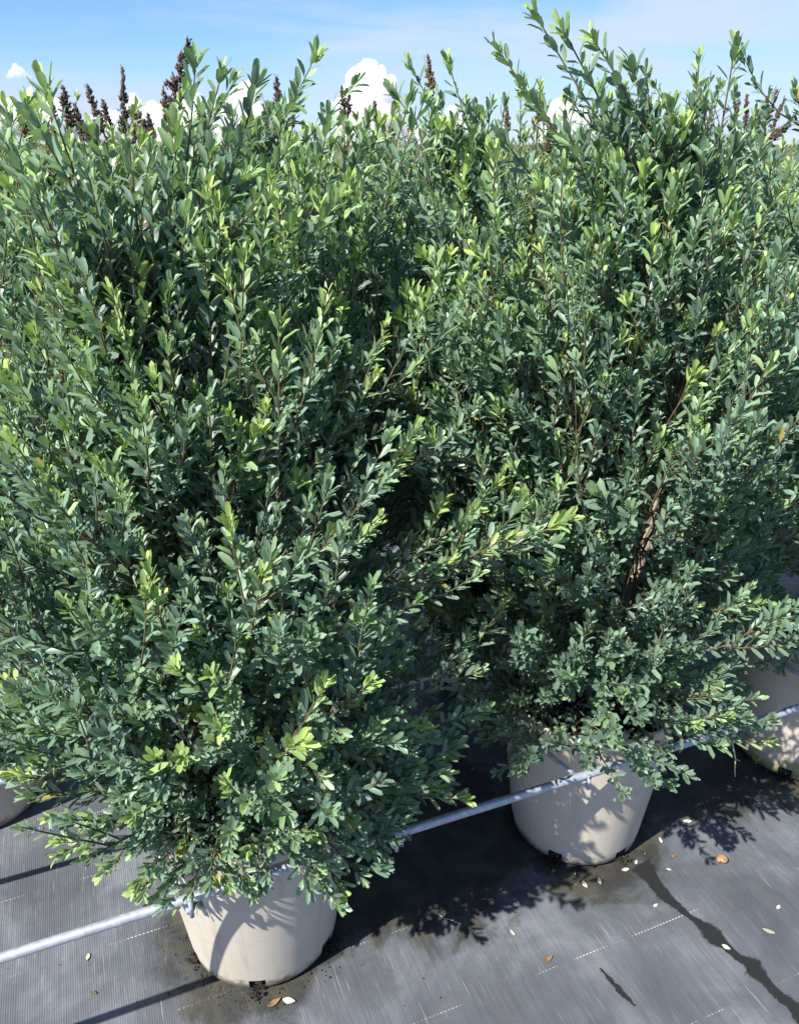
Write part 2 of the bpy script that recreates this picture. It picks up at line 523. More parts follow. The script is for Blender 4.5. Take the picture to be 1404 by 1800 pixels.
# the mat: gently uneven sheet
gx, gy = np.meshgrid(np.linspace(-7, 8, 241), np.linspace(-3, 9, 193))
rg = np.random.default_rng(3)
gz = 0.0012 * (np.sin(gx * 5.1 + gy * 2.2) + np.sin(gx * 2.7 - gy * 6.3 + 1.0) + 0.6 * np.sin(gx * 11 + gy * 9))
V = np.stack([gx.ravel(), gy.ravel(), gz.ravel()], -1)
nx, ny = 241, 193
ii = (np.arange(ny - 1)[:, None] * nx + np.arange(nx - 1)[None, :]).ravel()
me = mesh_np('ground_mat', V, quads=np.stack([ii, ii + 1, ii + nx + 1, ii + nx], -1))
tag(link('ground_mat', me, M['mat']), 'dark grey woven weed mat laid under the pots', 'mat', kind='structure')


def make_cloud(label, puffs, dist, seed, depth=0.6):
    rr = random.Random(seed)
    bm = bmesh.new()
    pts = []
    for (px, py, rp) in puffs:
        c = at(px, py, dist)
        r = rp / F_PX * dist
        pts.append((c, r))
        for k in range(9):
            a = rr.uniform(0, 2 * math.pi); e = rr.uniform(-0.3, 1.3)
            d = Vector((math.cos(a) * math.cos(e), math.sin(a) * math.cos(e) * depth, math.sin(e)))
            pts.append((c + d * r * rr.uniform(0.6, 0.95), r * rr.uniform(0.28, 0.55)))
    cen = sum((p[0] for p in pts), Vector()) / len(pts)
    for c, r in pts:
        bmesh.ops.create_icosphere(bm, subdivisions=2, radius=r, matrix=Matrix.Translation(c - cen))
    me = bpy.data.meshes.new('cloud'); bm.to_mesh(me); bm.free()
    o = link('cloud', me, M['cloud'])
    o.location = cen
    size = max(r for _, r in pts)
    rm = o.modifiers.new('remesh', 'REMESH'); rm.mode = 'VOXEL'; rm.voxel_size = size * 0.035; rm.use_smooth_shade = True
    for k, (s, a) in enumerate(((0.7, 0.17), (0.28, 0.085), (0.11, 0.035))):
        tx = bpy.data.textures.new('cloud_noise', 'CLOUDS'); tx.noise_scale = size * s; tx.noise_depth = 1
        dm = o.modifiers.new('billow', 'DISPLACE'); dm.texture = tx; dm.strength = size * a * 2; dm.mid_level = 0.45
        dm.texture_coords = 'LOCAL'
    tag(o, label, 'cloud', 'white clouds low over the horizon')
    return o


make_cloud('tall bright rounded cloud standing alone above the middle of the shrubs', [(645, 146, 27), (630, 172, 27), (666, 168, 27), (622, 208, 32), (672, 208, 34), (646, 196, 34), (640, 240, 40), (680, 245, 36)], 2600, 1)
make_cloud('long lumpy white cloud bank behind the dark spikes at upper left', [(275, 208, 20), (335, 200, 24), (382, 206, 26), (432, 176, 24), (452, 205, 28), (235, 188, 14), (195, 218, 20), (300, 235, 34), (400, 240, 36), (350, 225, 28), (425, 215, 28)], 3200, 2)
make_cloud('small white puff near the left edge of the sky', [(30, 124, 8), (38, 128, 7), (23, 130, 6), (46, 133, 5), (52, 136, 3.5), (34, 134, 5), (16, 134, 3.5), (27, 118, 4)], 2900, 3)
make_cloud('pale cloud at the left edge low behind the shrub tips', [(15, 210, 28), (60, 215, 26), (100, 225, 30), (-30, 205, 36)], 3500, 4)
make_cloud('small white cloud right of the tall rounded cloud', [(800, 212, 17), (825, 225, 20), (780, 228, 18)], 3000, 5)
make_cloud('white cloud glimpsed between the tallest shrub stems', [(985, 208, 26), (1010, 215, 24), (975, 238, 26), (1015, 245, 28)], 2800, 6)
make_cloud('low faint cloud right of the tallest stems', [(715, 235, 22), (735, 250, 24)], 3600, 7)

# ------------------------------------------------------------------ pots
POT_H = 0.434


def pot_wall_mesh():
    out = [(0.150, 0.0), (0.156, 0.003), (0.1600, 0.010), (0.1620, 0.022), (0.1640, 0.036), (0.1700, 0.09), (0.1805, 0.18), (0.1900, 0.28), (0.1990, 0.375), (0.2025, 0.400),
           (0.2070, 0.4035), (0.2100, 0.408), (0.2110, 0.420), (0.2100, 0.429), (0.2075, 0.4335), (0.204, 0.434), (0.201, 0.4315), (0.2, 0.425), (0.195, 0.375), (0.181, 0.25), (0.166, 0.09), (0.159, 0.036), (0.156, 0.006)]
    seg = 120
    V, Q = [], []
    for r, z in out:
        for k in range(seg):
            a = 2 * math.pi * k / seg
            V.append((r * math.cos(a), r * math.sin(a), z))
    K0, K1 = 8, 12                               # drainage slots: six, 60 degrees apart (centred on k = 10, 30, ...)
    for i in range(len(out) - 1):
        for k in range(seg):
            if K0 <= k % 20 < K1 and (i <= 3 or i >= len(out) - 2): continue
            k2 = (k + 1) % seg
            Q.append((i * seg + k, i * seg + k2, (i + 1) * seg + k2, (i + 1) * seg + k))
    no = len(out)                                # slot heads and sides, so the wall shows its thickness

    def face(ids):
        n0 = len(V)
        for q in ids: V.append(V[q])
        Q.append((n0, n0 + 1, n0 + 2, n0 + 3))
    for c in range(6):
        for k in range(c * 20 + K0, c * 20 + K1):
            face((4 * seg + k, 4 * seg + k + 1, (no - 2) * seg + k + 1, (no - 2) * seg + k))
        for k in (c * 20 + K0, c * 20 + K1):
            face((0 * seg + k, 4 * seg + k, (no - 2) * seg + k, (no - 1) * seg + k))
    return mesh_np('pot_wall', V, quads=Q)


def soil_mesh(seed=4):
    r_ = np.random.default_rng(seed)
    rings, seg = 22, 72
    V = [(0, 0, 0.385)]
    for i in range(1, rings + 1):
        for k in range(seg):
            rr = 0.1945 * i / rings
            a = 2 * math.pi * k / seg
            edge = 1 - (i / rings) ** 6
            V.append((rr * math.cos(a), rr * math.sin(a), 0.370 + 0.016 * edge + (r_.normal() * 0.0035 if i < rings else 0)))
    T = [(0, 1 + k, 1 + (k + 1) % seg) for k in range(seg)]
    Q = []
    for i in range(rings - 1):
        for k in range(seg):
            a0 = 1 + i * seg; b0 = a0 + seg; k2 = (k + 1) % seg
            Q.append((a0 + k, b0 + k, b0 + k2, a0 + k2))
    return mesh_np('soil', V, quads=Q, tris=T)


def plug_mesh(seed):
    """crumbly soil showing in a drainage slot and spilling a little on the mat"""
    r_ = random.Random(seed)
    bm = bmesh.new()
    for k in range(46):
        x = max(-.021, min(.021, r_.gauss(0, 0.011))); d = r_.choice((0.145, 0.149, 0.153, 0.159, 0.167, 0.176)) + r_.uniform(-.004, .004)
        top = 0.030 if d < 0.155 else 0.006
        s = r_.uniform(0.0035, 0.008) if d < 0.155 else r_.uniform(0.002, 0.0045)
        bmesh.ops.create_icosphere(bm, subdivisions=1, radius=s, matrix=Matrix.Translation((d, x, r_.uniform(0.001, top))) @ Matrix.Diagonal((1, r_.uniform(.6, 1.4), r_.uniform(.6, 1.1), 1)))
    bmesh.ops.create_cube(bm, size=1, matrix=Matrix.Translation((0.137, 0, 0.018)) @ Matrix.Diagonal((0.02, 0.044, 0.036, 1)))
    for v in bm.verts: v.co += Vector((r_.gauss(0, .0008), r_.gauss(0, .0008), r_.gauss(0, .0006)))
    me = bpy.data.meshes.new('soil_plug'); bm.to_mesh(me); bm.free()
    me.materials.append(M['soil'])
    return me


POT_ME, SOIL_ME = pot_wall_mesh(), soil_mesh()
POT_ME.materials.append(M['pot']); SOIL_ME.materials.append(M['soil'])
POT_ALGAE_ME = POT_ME.copy(); POT_ALGAE_ME.materials.clear(); POT_ALGAE_ME.materials.append(M['pot_algae'])
PLUGS = [plug_mesh(20 + k) for k in range(3)]


def make_pot(s, n, rot, label, plugs=True):
    p = row(s, n, 0.0035)
    o = empty('plant_pot', p)
    o.rotation_euler = (0, 0, rot)
    tag(o, label, 'pot', 'beige pots in rows on the mat')
    link('pot_wall', POT_ALGAE_ME if 'algae' in label else POT_ME, None, o)
    link('soil', SOIL_ME, None, o)
    if plugs:
        for c in range(6):
            q = link('drainage_soil', PLUGS[c % 3], None, o, smooth=False)
            q.rotation_euler = (0, 0, 2 * math.pi * (c * 20 + 10) / 120)
    return o


POTS = {}
SLOT0 = 2 * math.pi * 10 / 120
for key, s, n, ang, label in (
        ('a', 0.1705, 1.252, -86, 'beige pot nearest the camera under the big front shrub'),
        ('b', 0.990, 1.257, -118, 'beige pot right of the nearest pot, crossed by the steel pipe'),
        ('c', 1.738, 1.257, -122, 'beige pot cut off by the right edge with green algae at its foot')):
    make_pot(s, n, math.radians(ang) - SLOT0, label)
    POTS[key] = row(s, n)
for key, s, label in (('d', -0.45, 'beige pot in the second row, just visible at the left edge'),
                      ('e', 0.28, 'shaded beige pot in the second row behind the nearest pot'),
                      ('f', 1.05, 'shaded beige pot in the second row behind the pipe-crossed pot'),
                      ('g', 1.74, 'shaded beige pot in the second row behind the right edge pot')):
    make_pot(s, 1.92, 0.3, label, plugs=False)
    POTS[key] = row(s, 1.92)

# ------------------------------------------------------------------ pipe frame that holds the pots
fr = empty('pipe_frame', row(0.975, 1.257, 0.0))
tag(fr, 'galvanised steel pipe frame running past the pots at rim height', 'pipe frame')
org = np.array(fr.location)
PZ = 0.394


def pipe(name, a, b_, r, sag=0.0, n=40, sides=14):
    a = np.array(a, float); b_ = np.array(b_, float)
    tt = np.linspace(0, 1, n)
    P = a + (b_ - a) * tt[:, None]
    P[:, 2] -= sag * np.sin(tt * math.pi * 3) ** 2
    mm = Mesh(); mm.tube(P - org, r, sides)
    return link(name, mm.mesh(name), M['steel'], fr)


pipe('rail', row(-2.2, 1.038, PZ + 0.003), row(4.2, 1.038, PZ + 0.003), 0.0088, 0.003)
pipe('rail', row(-2.2, 1.470, PZ + 0.003), row(4.2, 1.470, PZ + 0.003), 0.0088, 0.003)
for sc_ in (0.1705, 0.990, 1.738):
    for sd in (-1, 1):
        s0, s1 = (sc_ - 0.158, sc_ - 0.218) if sd < 0 else (sc_ + 0.228, sc_ + 0.218)
        P = np.array([row(s0, 1.026, PZ - 0.016), row(s0 * .55 + s1 * .45, 1.13, PZ - 0.012), row(s1, 1.257, PZ - 0.010), row(s1, 1.480, PZ - 0.010)])
        mm = Mesh(); mm.tube(P - org, 0.0062, 10)
        cb = link('cross_bar', mm.mesh('cross_bar'), M['steel'], fr)
        mm = Mesh(); mm.tube([np.array(row(s0 + 0.003, 1.024, PZ - 0.026)) - org, np.array(row(s0 + 0.003, 1.024, PZ + 0.010)) - org], 0.0042, 8)
        link('clip', mm.mesh('clip'), M['steel'], cb)
for s_ in (-0.75, 2.45):
    for n_ in (1.038, 1.470):
        pipe('post', row(s_, n_, -0.002), row(s_, n_, PZ), 0.010, 0, 4, 12)

# ------------------------------------------------------------------ leaves
# unit leaf: y along the blade (0..1), x across (half width 1), z out of the upper face
def leaf_template(rows, widths, fold, curl, tipcurl, rib=True):
    if not rib:      # outline only: base, two pairs, tip
        (ta, tb), (wa, wb) = rows, widths
        V = [(0, 0, 0), (-wa, ta, curl), (wa, ta, curl), (-wb, tb, curl + tipcurl * .5), (wb, tb, curl + tipcurl * .5), (0, 1, tipcurl)]
        return np.array(V, float), np.array([(1, 2, 4, 3)]), np.array([(0, 2, 1), (3, 4, 5)]), np.array([0.2, 0.7, 0.7, 0.7, 0.7, 0.3])
    V, A = [], []
    V.append((0, 0, 0)); A.append(0.0)
    for tt, w in zip(rows, widths):
        zc = curl * math.sin(math.pi * tt) + tipcurl * tt * tt
        V += [(-w, tt, zc + fold * w * 0.6), (0, tt, zc), (w, tt, zc + fold * w * 0.6)]
        A += [1.0, 0.0, 1.0]
    V.append((0, 1, tipcurl)); A.append(0.6)
    nr = len(rows)
    Q, T = [], []
    T += [(0, 2, 1), (0, 3, 2)]
    for i in range(nr - 1):
        a = 1 + 3 * i; b_ = a + 3
        Q += [(a, a + 1, b_ + 1, b_), (a + 1, a + 2, b_ + 2, b_ + 1)]
    a = 1 + 3 * (nr - 1); e = len(V) - 1
    T += [(a, a + 1, e), (a + 1, a + 2, e)]
    return np.array(V, float), np.array(Q), np.array(T), np.array(A)


LT = [leaf_template((0.09, 0.34, 0.64, 0.92), (0.20, 0.80, 1.0, 0.68), 0.10, 0.00, -0.08),
      leaf_template((0.09, 0.34, 0.62, 0.92), (0.19, 0.84, 1.0, 0.64), 0.13, 0.03, -0.20),
      leaf_template((0.09, 0.34, 0.60, 0.92), (0.20, 0.86, 1.0, 0.66), 0.07, -0.03, 0.08),
      leaf_template((0.45,), (1.0,), 0.05, 0.03, -0.12),
      leaf_template((0.32, 0.80), (0.88, 0.84), 0.10, 0.03, -0.10, False),      # second row
      leaf_template((0.34, 0.78), (0.92, 0.86), 0.07, -0.02, 0.08, False),
      # the first three again with fewer faces, for the mass of leaves inside the crowns
      leaf_template((0.30, 0.86), (0.86, 0.84), 0.10, 0.00, -0.08),
      leaf_template((0.30, 0.85), (0.88, 0.82), 0.13, 0.03, -0.20),
      leaf_template((0.30, 0.85), (0.90, 0.84), 0.07, -0.03, 0.08)]     # narrow far leaf


def leaves_mesh(name, L, off):
    """all leaves of the dict-of-arrays L baked into one mesh"""
    Vs, Qs, Ts, As, base = [], [], [], [], 0
    for v in np.unique(L['var']):
        k = np.nonzero(L['var'] == v)[0]
        tv, tq, tt, ta = LT[v]
        P = (L['o'][k][:, None, :] + L['x'][k][:, None, :] * (tv[None, :, 0:1] * L['w'][k][:, None, None])
             + L['y'][k][:, None, :] * (tv[None, :, 1:2] * L['l'][k][:, None, None]) + L['z'][k][:, None, :] * (tv[None, :, 2:3] * L['l'][k][:, None, None]))
        n, m_ = len(k), len(tv)
        o_ = base + np.arange(n)[:, None, None] * m_
        Vs.append(P.reshape(-1, 3)); Qs.append((tq[None] + o_).reshape(-1, 4)); Ts.append((tt[None] + o_).reshape(-1, 3))
        at_ = np.zeros((n, m_, 4)); at_[..., 0] = L['age'][k][:, None]; at_[..., 1] = L['rnd'][k][:, None]; at_[..., 2] = ta[None]; at_[..., 3] = 1
        As.append(at_.reshape(-1, 4)); base += n * m_
    return mesh_np(name, np.vstack(Vs) - np.array(off), np.vstack(Qs), np.vstack(Ts), np.vstack(As))


_unit = {}


def unit_leaf(v, age, rnd):
    """shared mesh of one leaf; age and shade in steps so that alike leaves share data"""
    qa = min(9, int(age * 10)); qr = 5 if rnd > 0.985 else min(4, int(rnd / 0.97 * 5))
    key = (v, qa, qr)
    if key not in _unit:
        tv, tq, tt, ta = LT[v]
        at_ = np.zeros((len(tv), 4)); at_[:, 0] = (qa + .5) / 10; at_[:, 1] = 0.99 if qr == 5 else (qr + .5) / 5 * 0.97; at_[:, 2] = ta; at_[:, 3] = 1
        me = mesh_np('leaf', tv, tq, tt, at_)
        me.materials.append(M['leaf'])
        me.polygons.foreach_set('use_smooth', np.ones(len(me.polygons), dtype=bool))
        _unit[key] = me
    return _unit[key]


def bez(p0, pc, p1, t):
    t = np.asarray(t)[:, None]
    P = (1 - t) ** 2 * p0 + 2 * t * (1 - t) * pc + t * t * p1
    T = nrm(2 * (1 - t) * (pc - p0) + 2 * t * (p1 - pc))
    return P, T


class Shrub:
    def __init__(self, name, label, base, group, seed, trunk, leaf_len=0.0300, gap=0.0040, lod=(0, 3)):
        self.rg = np.random.default_rng(seed)
        self.root = empty(name, base)
        tag(self.root, label, 'shrub', group)
        self.base = np.array(base, float)
        self.trunk = np.array(trunk, float)
        self.L = []
        self.branches = []
        self.leaf_len = leaf_len
        self.gap = gap; self.lod = lod

    def axis(self, z):
        tr = self.trunk
        return np.array([np.interp(z, tr[:, 2], tr[:, 0]), np.interp(z, tr[:, 2], tr[:, 1]), z])

    def leaves(self, p0, pc, p1, t0, bright, inner, scale=1.0, gap=None, tuft=None):
        rg = self.rg
        gap = gap or self.gap
        ln = np.linalg.norm(pc - p0) * .5 + np.linalg.norm(p1 - pc) * .5 + np.linalg.norm(p1 - p0) * .0
        n = max(4, int(ln * (1 - t0) / gap))
        t = np.linspace(t0, 1, n) + rg.normal(0, 0.25 / n, n)
        tuft = 6 if tuft is None else tuft
        t = np.concatenate([t, 1 - rg.uniform(0, 0.014, tuft) / max(ln, 0.03)])
        n = len(t)
        t = np.clip(t, t0, 1)
        P, T = bez(p0, pc, p1, t)
        dt = (1 - t) * ln                                   # distance from the tip
        ref = np.where(np.abs(T[:, 2:3]) < 0.92, np.array([[0, 0, 1.0]]), np.array([[1.0, 0, 0]]))
        A = nrm(np.cross(T, ref)); B = np.cross(T, A)
        ph = np.where(np.arange(n) >= n - tuft, np.arange(n) * 1.05, np.arange(n) * 2.39996) + rg.uniform(0, 6.28) + rg.normal(0, 0.25, n)
        r = A * np.cos(ph)[:, None] + B * np.sin(ph)[:, None]
        scale = scale * rg.uniform(0.80, 1.18)
        shoot_age = rg.normal(0, 0.10)
        tipf = np.exp(-dt / 0.020)
        ang = np.radians(46 + rg.normal(0, 9, n)) * (1 - 0.66 * tipf)
        flat = 1 - np.abs(T[:, 2:3])                       # on level shoots blades turn to the light
        y = nrm(T * np.cos(ang)[:, None] + r * np.sin(ang)[:, None] + np.array([[0, 0, 0.10]]) * flat + rg.normal(0, 0.075, (n, 3)))
        z = nrm(T * np.sin(ang)[:, None] - r * np.cos(ang)[:, None] + np.array([[-0.44, -0.46, 0.66]]) * (0.70 + 0.6 * flat) + rg.normal(0, 0.17, (n, 3)))
        x = nrm(np.cross(y, z)); z = np.cross(x, y)
        L = self.leaf_len * scale * rg.uniform(0.66, 1.18, n) * (1 - 0.34 * np.exp(-dt / 0.008)) * np.clip(0.72 + (t - t0) / max(1e-3, 1 - t0) * 1.2, 0.7, 1.0)
        W = L * rg.uniform(0.142, 0.188, n)
        young = np.clip(bright * 1.1, 0, 1) * np.exp(-(dt / (0.020 + 0.032 * bright)) ** 1.6)
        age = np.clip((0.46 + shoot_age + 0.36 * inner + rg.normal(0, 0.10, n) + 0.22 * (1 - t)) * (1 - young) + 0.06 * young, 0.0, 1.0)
        self.L.append(dict(o=P + r * 0.0022, x=x, y=y, z=z, l=L, w=W, age=age, rnd=rg.uniform(0, 1, n) * 0.988, var=rg.integers(*self.lod, n), bi=np.full(n, len(self.branches))))

    def branch(self, p0, p1, bend=0.25, t0=0.35, bright=0.3, inner=0.3, r0=None, sides=None, scale=1.0, side_len=(0.11, 0.27), side_bright=None, side_to=0.92):
        rg = self.rg
        p0 = np.array(p0, float); p1 = np.array(p1, float)
        d = p1 - p0; ln = np.linalg.norm(d)
        side = rg.normal(0, 0.06, 3) * ln
        pc = p0 + d * 0.55 + np.array([0, 0, -bend * ln * 0.5]) + side * np.array([1, 1, .3])
        r0 = r0 or 0.0016 + 0.0040 * ln
        mm = Mesh()
        near = self.lod[0] == 0
        t = np.linspace(0, 1, 8 if near else 6)
        P, T = bez(p0, pc, p1, t)
        mm.tube(P, r0 + (0.0011 - r0) * t ** 0.8, 6 if near else 4, False)
        self.leaves(p0, pc, p1, t0, bright, inner, scale)
        n = int(ln / (0.056 if self.lod[0] != 3 else 0.085)) if sides is None else sides
        for k in range(n):
            tt = 0.22 + (side_to - 0.22) * (k + rg.uniform(0, 0.8)) / max(1, n)
            q, tg = bez(p0, pc, p1, np.array([tt])); q = q[0]; tg = tg[0]
            rv = nrm(np.cross(tg, rg.normal(0, 1, 3) * np.array([0.7, 0.7, 1.2])))
            if rv[2] < -0.25 and rg.random() < 0.65: rv = -rv
            sl = rg.uniform(*side_len) * (1.15 - 0.55 * tt)
            e = q + (tg * 0.84 + rv * 0.44 + np.array([0, 0, 0.08 + 0.22 * abs(tg[2])])) * sl
            c = q + (tg * 0.42 + rv * 0.32) * sl
            if self.lod[0] != 3:
                P2, _ = bez(q, c, e, np.linspace(0, 1, 4))
                mm.tube(P2, np.linspace(min(r0 * .6, 0.0019), 0.0009, 4), 4 if near else 3, False)
            sb = (bright * 0.55 + 0.55 * (rg.random() < 0.22)) if side_bright is None else side_bright
            self.leaves(q, c, e, 0.10, min(1, sb), min(1, inner + 0.25 * (1 - tt)), scale * 0.94)
        self.branches.append(mm)

    def fill(self, n, zlo, zhi, R, az0=None, spread=None, bright=0.35, elev=(8, 68), min_y=0.74, scale=1.0, skip=None):
        """whorl of branches round the trunk; R(z) is the crown radius"""
        rg = self.rg
        for k in range(n):
            f = (k + rg.uniform(0, 1)) / n
            zt = zlo + (zhi - zlo) * f
            az = k * 2.39996 + rg.normal(0, 0.25)
            rad = R(zt) * rg.uniform(0.72, 1.12)
            el = math.radians(elev[0] + (elev[1] - elev[0]) * f ** 0.8 + rg.normal(0, 6))
            z0 = zt - rad * math.tan(el)
            z0 = min(max(z0, 0.40), self.trunk[-1, 2])
            a = self.axis(z0)
            c = self.axis(min(zt, self.trunk[-1, 2]))
            tip = np.array([c[0] + rad * math.cos(az), c[1] + rad * math.sin(az), zt + rg.normal(0, 0.03)])
            if tip[1] < min_y: tip[1] = min_y + rg.uniform(0, 0.08)
            if tip[1] < 0.98 and tip[2] < 0.58: continue
            if skip is not None and skip(tip): continue
            inner = 0.15 + 0.5 * (1 - f)
            self.branch(a, tip, bend=rg.uniform(0.05, 0.30), t0=0.30, bright=(rg.random() < bright) * rg.uniform(0.5, 1.0), inner=inner * rg.uniform(0.5, 1.2), scale=scale)

    def finish_wood(self, trunk_r):
        r_ = np.linspace(1, 0.32, 40)
        z = np.linspace(self.trunk[0, 2], self.trunk[-1, 2], 40)
        P = np.array([self.axis(v) for v in z])
        P[:, :2] += 0.004 * np.stack([np.sin(z * 17), np.cos(z * 13)], -1)
        mm = Mesh(); mm.tube(P, trunk_r * r_ * (1 + 0.10 * np.sin(z * 41) * self.rg.uniform(0.4, 1)), 12)
        link('trunk', mm.mesh('trunk', self.base), M['bark'], self.root)
        return [link('branch', b_.mesh('branch', self.base), M['twig'], self.root) for b_ in self.branches]

    def pack(self):
        return {k: np.concatenate([d[k] for d in self.L]) for k in self.L[0]}


def crown(zs, rs):
    return lambda z: float(np.interp(z, zs, rs))


G1 = 'oval-leaved shrubs growing in the beige pots'
SHRUBS = []

# --- shrub in the nearest pot
pa = POTS['a']
A_ = Shrub('potted_shrub', 'big dense green shrub in the nearest pot, its low branches hiding the rim', (pa.x, pa.y, 0.386), G1, 11,
           [(pa.x, pa.y, 0.38), (pa.x - 0.04, pa.y + 0.01, 0.55), (-0.44, 1.24, 0.93), (-0.42, 1.30, 1.25), (-0.40, 1.34, 1.52)])


def hero(S, px, py, Y, z0, bright=0.8, **kw):
    S.branch(S.axis(z0), at(px, py, Y), bright=bright, **kw)


for (px, py, Y, z0, br, kw) in (
        (1000, 912, 1.15, 0.62, 1.0, dict(bend=0.10, scale=1.08, side_bright=0.55)),
        (905, 940, 1.10, 0.60, 1.0, dict(bend=0.15, scale=1.05)), (838, 895, 1.16, 0.66, 0.9, {}), (772, 765, 1.18, 0.80, 0.9, {}), (716, 798, 1.12, 0.75, 0.8, {}),
        (462, 1000, 0.88, 0.62, 1.0, dict(scale=1.1)), (100, 872, 0.98, 0.74, 1.0, {}), (272, 1050, 0.88, 0.62, 0.9, dict(scale=1.06)), (112, 1055, 0.92, 0.60, 0.8, {}),
        (532, 1300, 0.86, 0.48, 1.0, dict(scale=1.05)), (655, 1195, 0.90, 0.52, 0.9, {}), (818, 1405, 1.08, 0.43, 0.8, dict(bend=0.05, sides=4)), (800, 1328, 1.14, 0.44, 0.7, dict(sides=4)),
        (858, 1248, 1.17, 0.48, 0.6, dict(sides=5)), (846, 1176, 1.18, 0.52, 0.6, {}), (18, 1360, 1.02, 0.47, 0.9, {}), (40, 1400, 1.04, 0.47, 0.5, {}),
        (100, 1505, 0.97, 0.45, 0.8, dict(bend=-0.05)), (236, 1565, 0.95, 0.45, 0.9, dict(bend=-0.2)), (592, 1580, 0.98, 0.41, 0.8, dict(bend=-0.35, sides=3)), (655, 1500, 1.02, 0.42, 0.5, dict(bend=-0.15)),
        (470, 1540, 0.90, 0.42, 0.4, dict(bend=-0.2)), (370, 1560, 0.90, 0.42, 0.4, dict(bend=-0.25)), (545, 662, 1.16, 0.88, 0.6, {}), (448, 762, 1.10, 0.84, 0.6, {}), (375, 688, 1.15, 0.90, 0.2, {}),
        (-8, 985, 1.02, 0.66, 0.3, dict(bend=0.12)), (-10, 1080, 1.00, 0.60, 0.3, {}), (-10, 1260, 1.00, 0.50, 0.4, {}), (130, 1262, 0.92, 0.52, 0.7, {}), (315, 1330, 0.84, 0.48, 0.9, {}),
        (225, 1440, 0.88, 0.44, 0.8, {}), (435, 1410, 0.84, 0.46, 0.6, {}), (368, 1180, 0.84, 0.56, 0.8, {}), (395, 818, 1.06, 0.78, 0.7, {}), (318, 770, 1.06, 0.82, 0.7, {}), (232, 768, 1.02, 0.84, 0.5, {}),
        (20, 660, 1.08, 0.92, 0.3, {}), (165, 560, 1.10, 0.98, 0.3, {}), (130, 420, 1.12, 1.05, 0.9, {}), (300, 440, 1.15, 1.08, 0.3, {}), (470, 560, 1.2, 1.0, 0.3, {}),
        (640, 1080, 0.94, 0.60, 0.6, {}), (590, 930, 1.0, 0.68, 0.6, {}), (545, 1120, 0.88, 0.58, 0.5, {}), (665, 610, 1.22, 0.92, 0.6, dict(sides=3)), (735, 640, 1.24, 0.92, 0.7, {}), (505, 640, 1.14, 0.92, 0.7, {})):
    if py > 1340: kw = dict(dict(side_len=(0.05, 0.13)), **kw)
    hero(A_, px, py, Y, z0, br, **kw)
for (px, py, Y, z0, br) in ((520, 1500, 0.93, 0.47, 0.4), (562, 1535, 0.97, 0.46, 0.4), (620, 1440, 0.98, 0.48, 0.5), (700, 1440, 1.04, 0.47, 0.5), (640, 1545, 1.00, 0.46, 0.3), (440, 1565, 0.92, 0.46, 0.4),
                            (330, 1575, 0.93, 0.46, 0.4), (285, 1530, 0.93, 0.47, 0.3), (740, 1385, 1.06, 0.48, 0.5), (690, 1480, 1.04, 0.46, 0.3), (400, 1500, 0.88, 0.48, 0.3), (500, 1430, 0.86, 0.50, 0.5),
                            (570, 1370, 0.88, 0.52, 0.4), (160, 1470, 0.95, 0.47, 0.4), (760, 1300, 1.08, 0.50, 0.3), (720, 1240, 1.04, 0.52, 0.4), (600, 1290, 0.90, 0.54, 0.6), (345, 1590, 0.98, 0.47, 0.4), (300, 1545, 1.02, 0.48, 0.3), (470, 1555, 0.95, 0.47, 0.4), (545, 1565, 0.98, 0.47, 0.3), (605, 1555, 1.02, 0.47, 0.4), (270, 1590, 0.98, 0.47, 0.7), (400, 1540, 0.94, 0.47, 0.3), (520, 1480, 0.92, 0.48, 0.3), (180, 1535, 0.97, 0.48, 0.7)):
    hero(A_, px, py, Y, z0, br, bend=-0.12, sides=5, side_len=(0.06, 0.14))
for (px, py, Y, z0, br) in ((345, 98, 1.30, 1.28, 0.4), (392, 120, 1.36, 1.30, 0.3), (455, 128, 1.36, 1.30, 0.3), (75, 140, 1.18, 1.22, 0.7), (62, 215, 1.10, 1.18, 0.1), (165, 235, 1.18, 1.20, 0.5),
                            (228, 262, 1.15, 1.22, 0.3), (150, 290, 1.08, 1.15, 0.3), (310, 215, 1.28, 1.32, 0.8), (372, 262, 1.2, 1.26, 0.3), (265, 330, 1.12, 1.16, 0.4), (505, 262, 1.3, 1.26, 0.6),
                            (440, 300, 1.22, 1.24, 0.6), (600, 345, 1.28, 1.2, 0.9), (520, 390, 1.24, 1.16, 0.8), (330, 370, 1.12, 1.15, 0.7), (60, 330, 1.08, 1.12, 0.4), (10, 250, 1.1, 1.15, 0.2)):
    hero(A_, px, py, Y, z0, br, bend=0.12, t0=0.18, side_len=(0.05, 0.12), scale=1.15, side_to=0.6)
A_.fill(74, 0.44, 1.40, crown((0.4, 0.6, 0.9, 1.2, 1.5), (0.36, 0.44, 0.42, 0.34, 0.26)), bright=0.28)
SHRUBS.append((A_, 0.020))

# --- shrub in the pot crossed by the pipe
pb = POTS['b']
B_ = Shrub('potted_shrub', 'tall green shrub with a bare brown trunk showing, in the pipe-crossed pot', (pb.x, pb.y, 0.386), G1, 12,
           [(pb.x, pb.y, 0.38), (0.47, 1.53, 0.55), (0.522, 1.525, 0.73), (0.548, 1.53, 0.93), (0.555, 1.54, 1.2), (0.55, 1.58, 1.55)])


def trunk_gap(tip):
    return tip[1] < 1.53 and 0.66 < tip[2] < 0.97 and 0.30 < tip[0] < 0.62


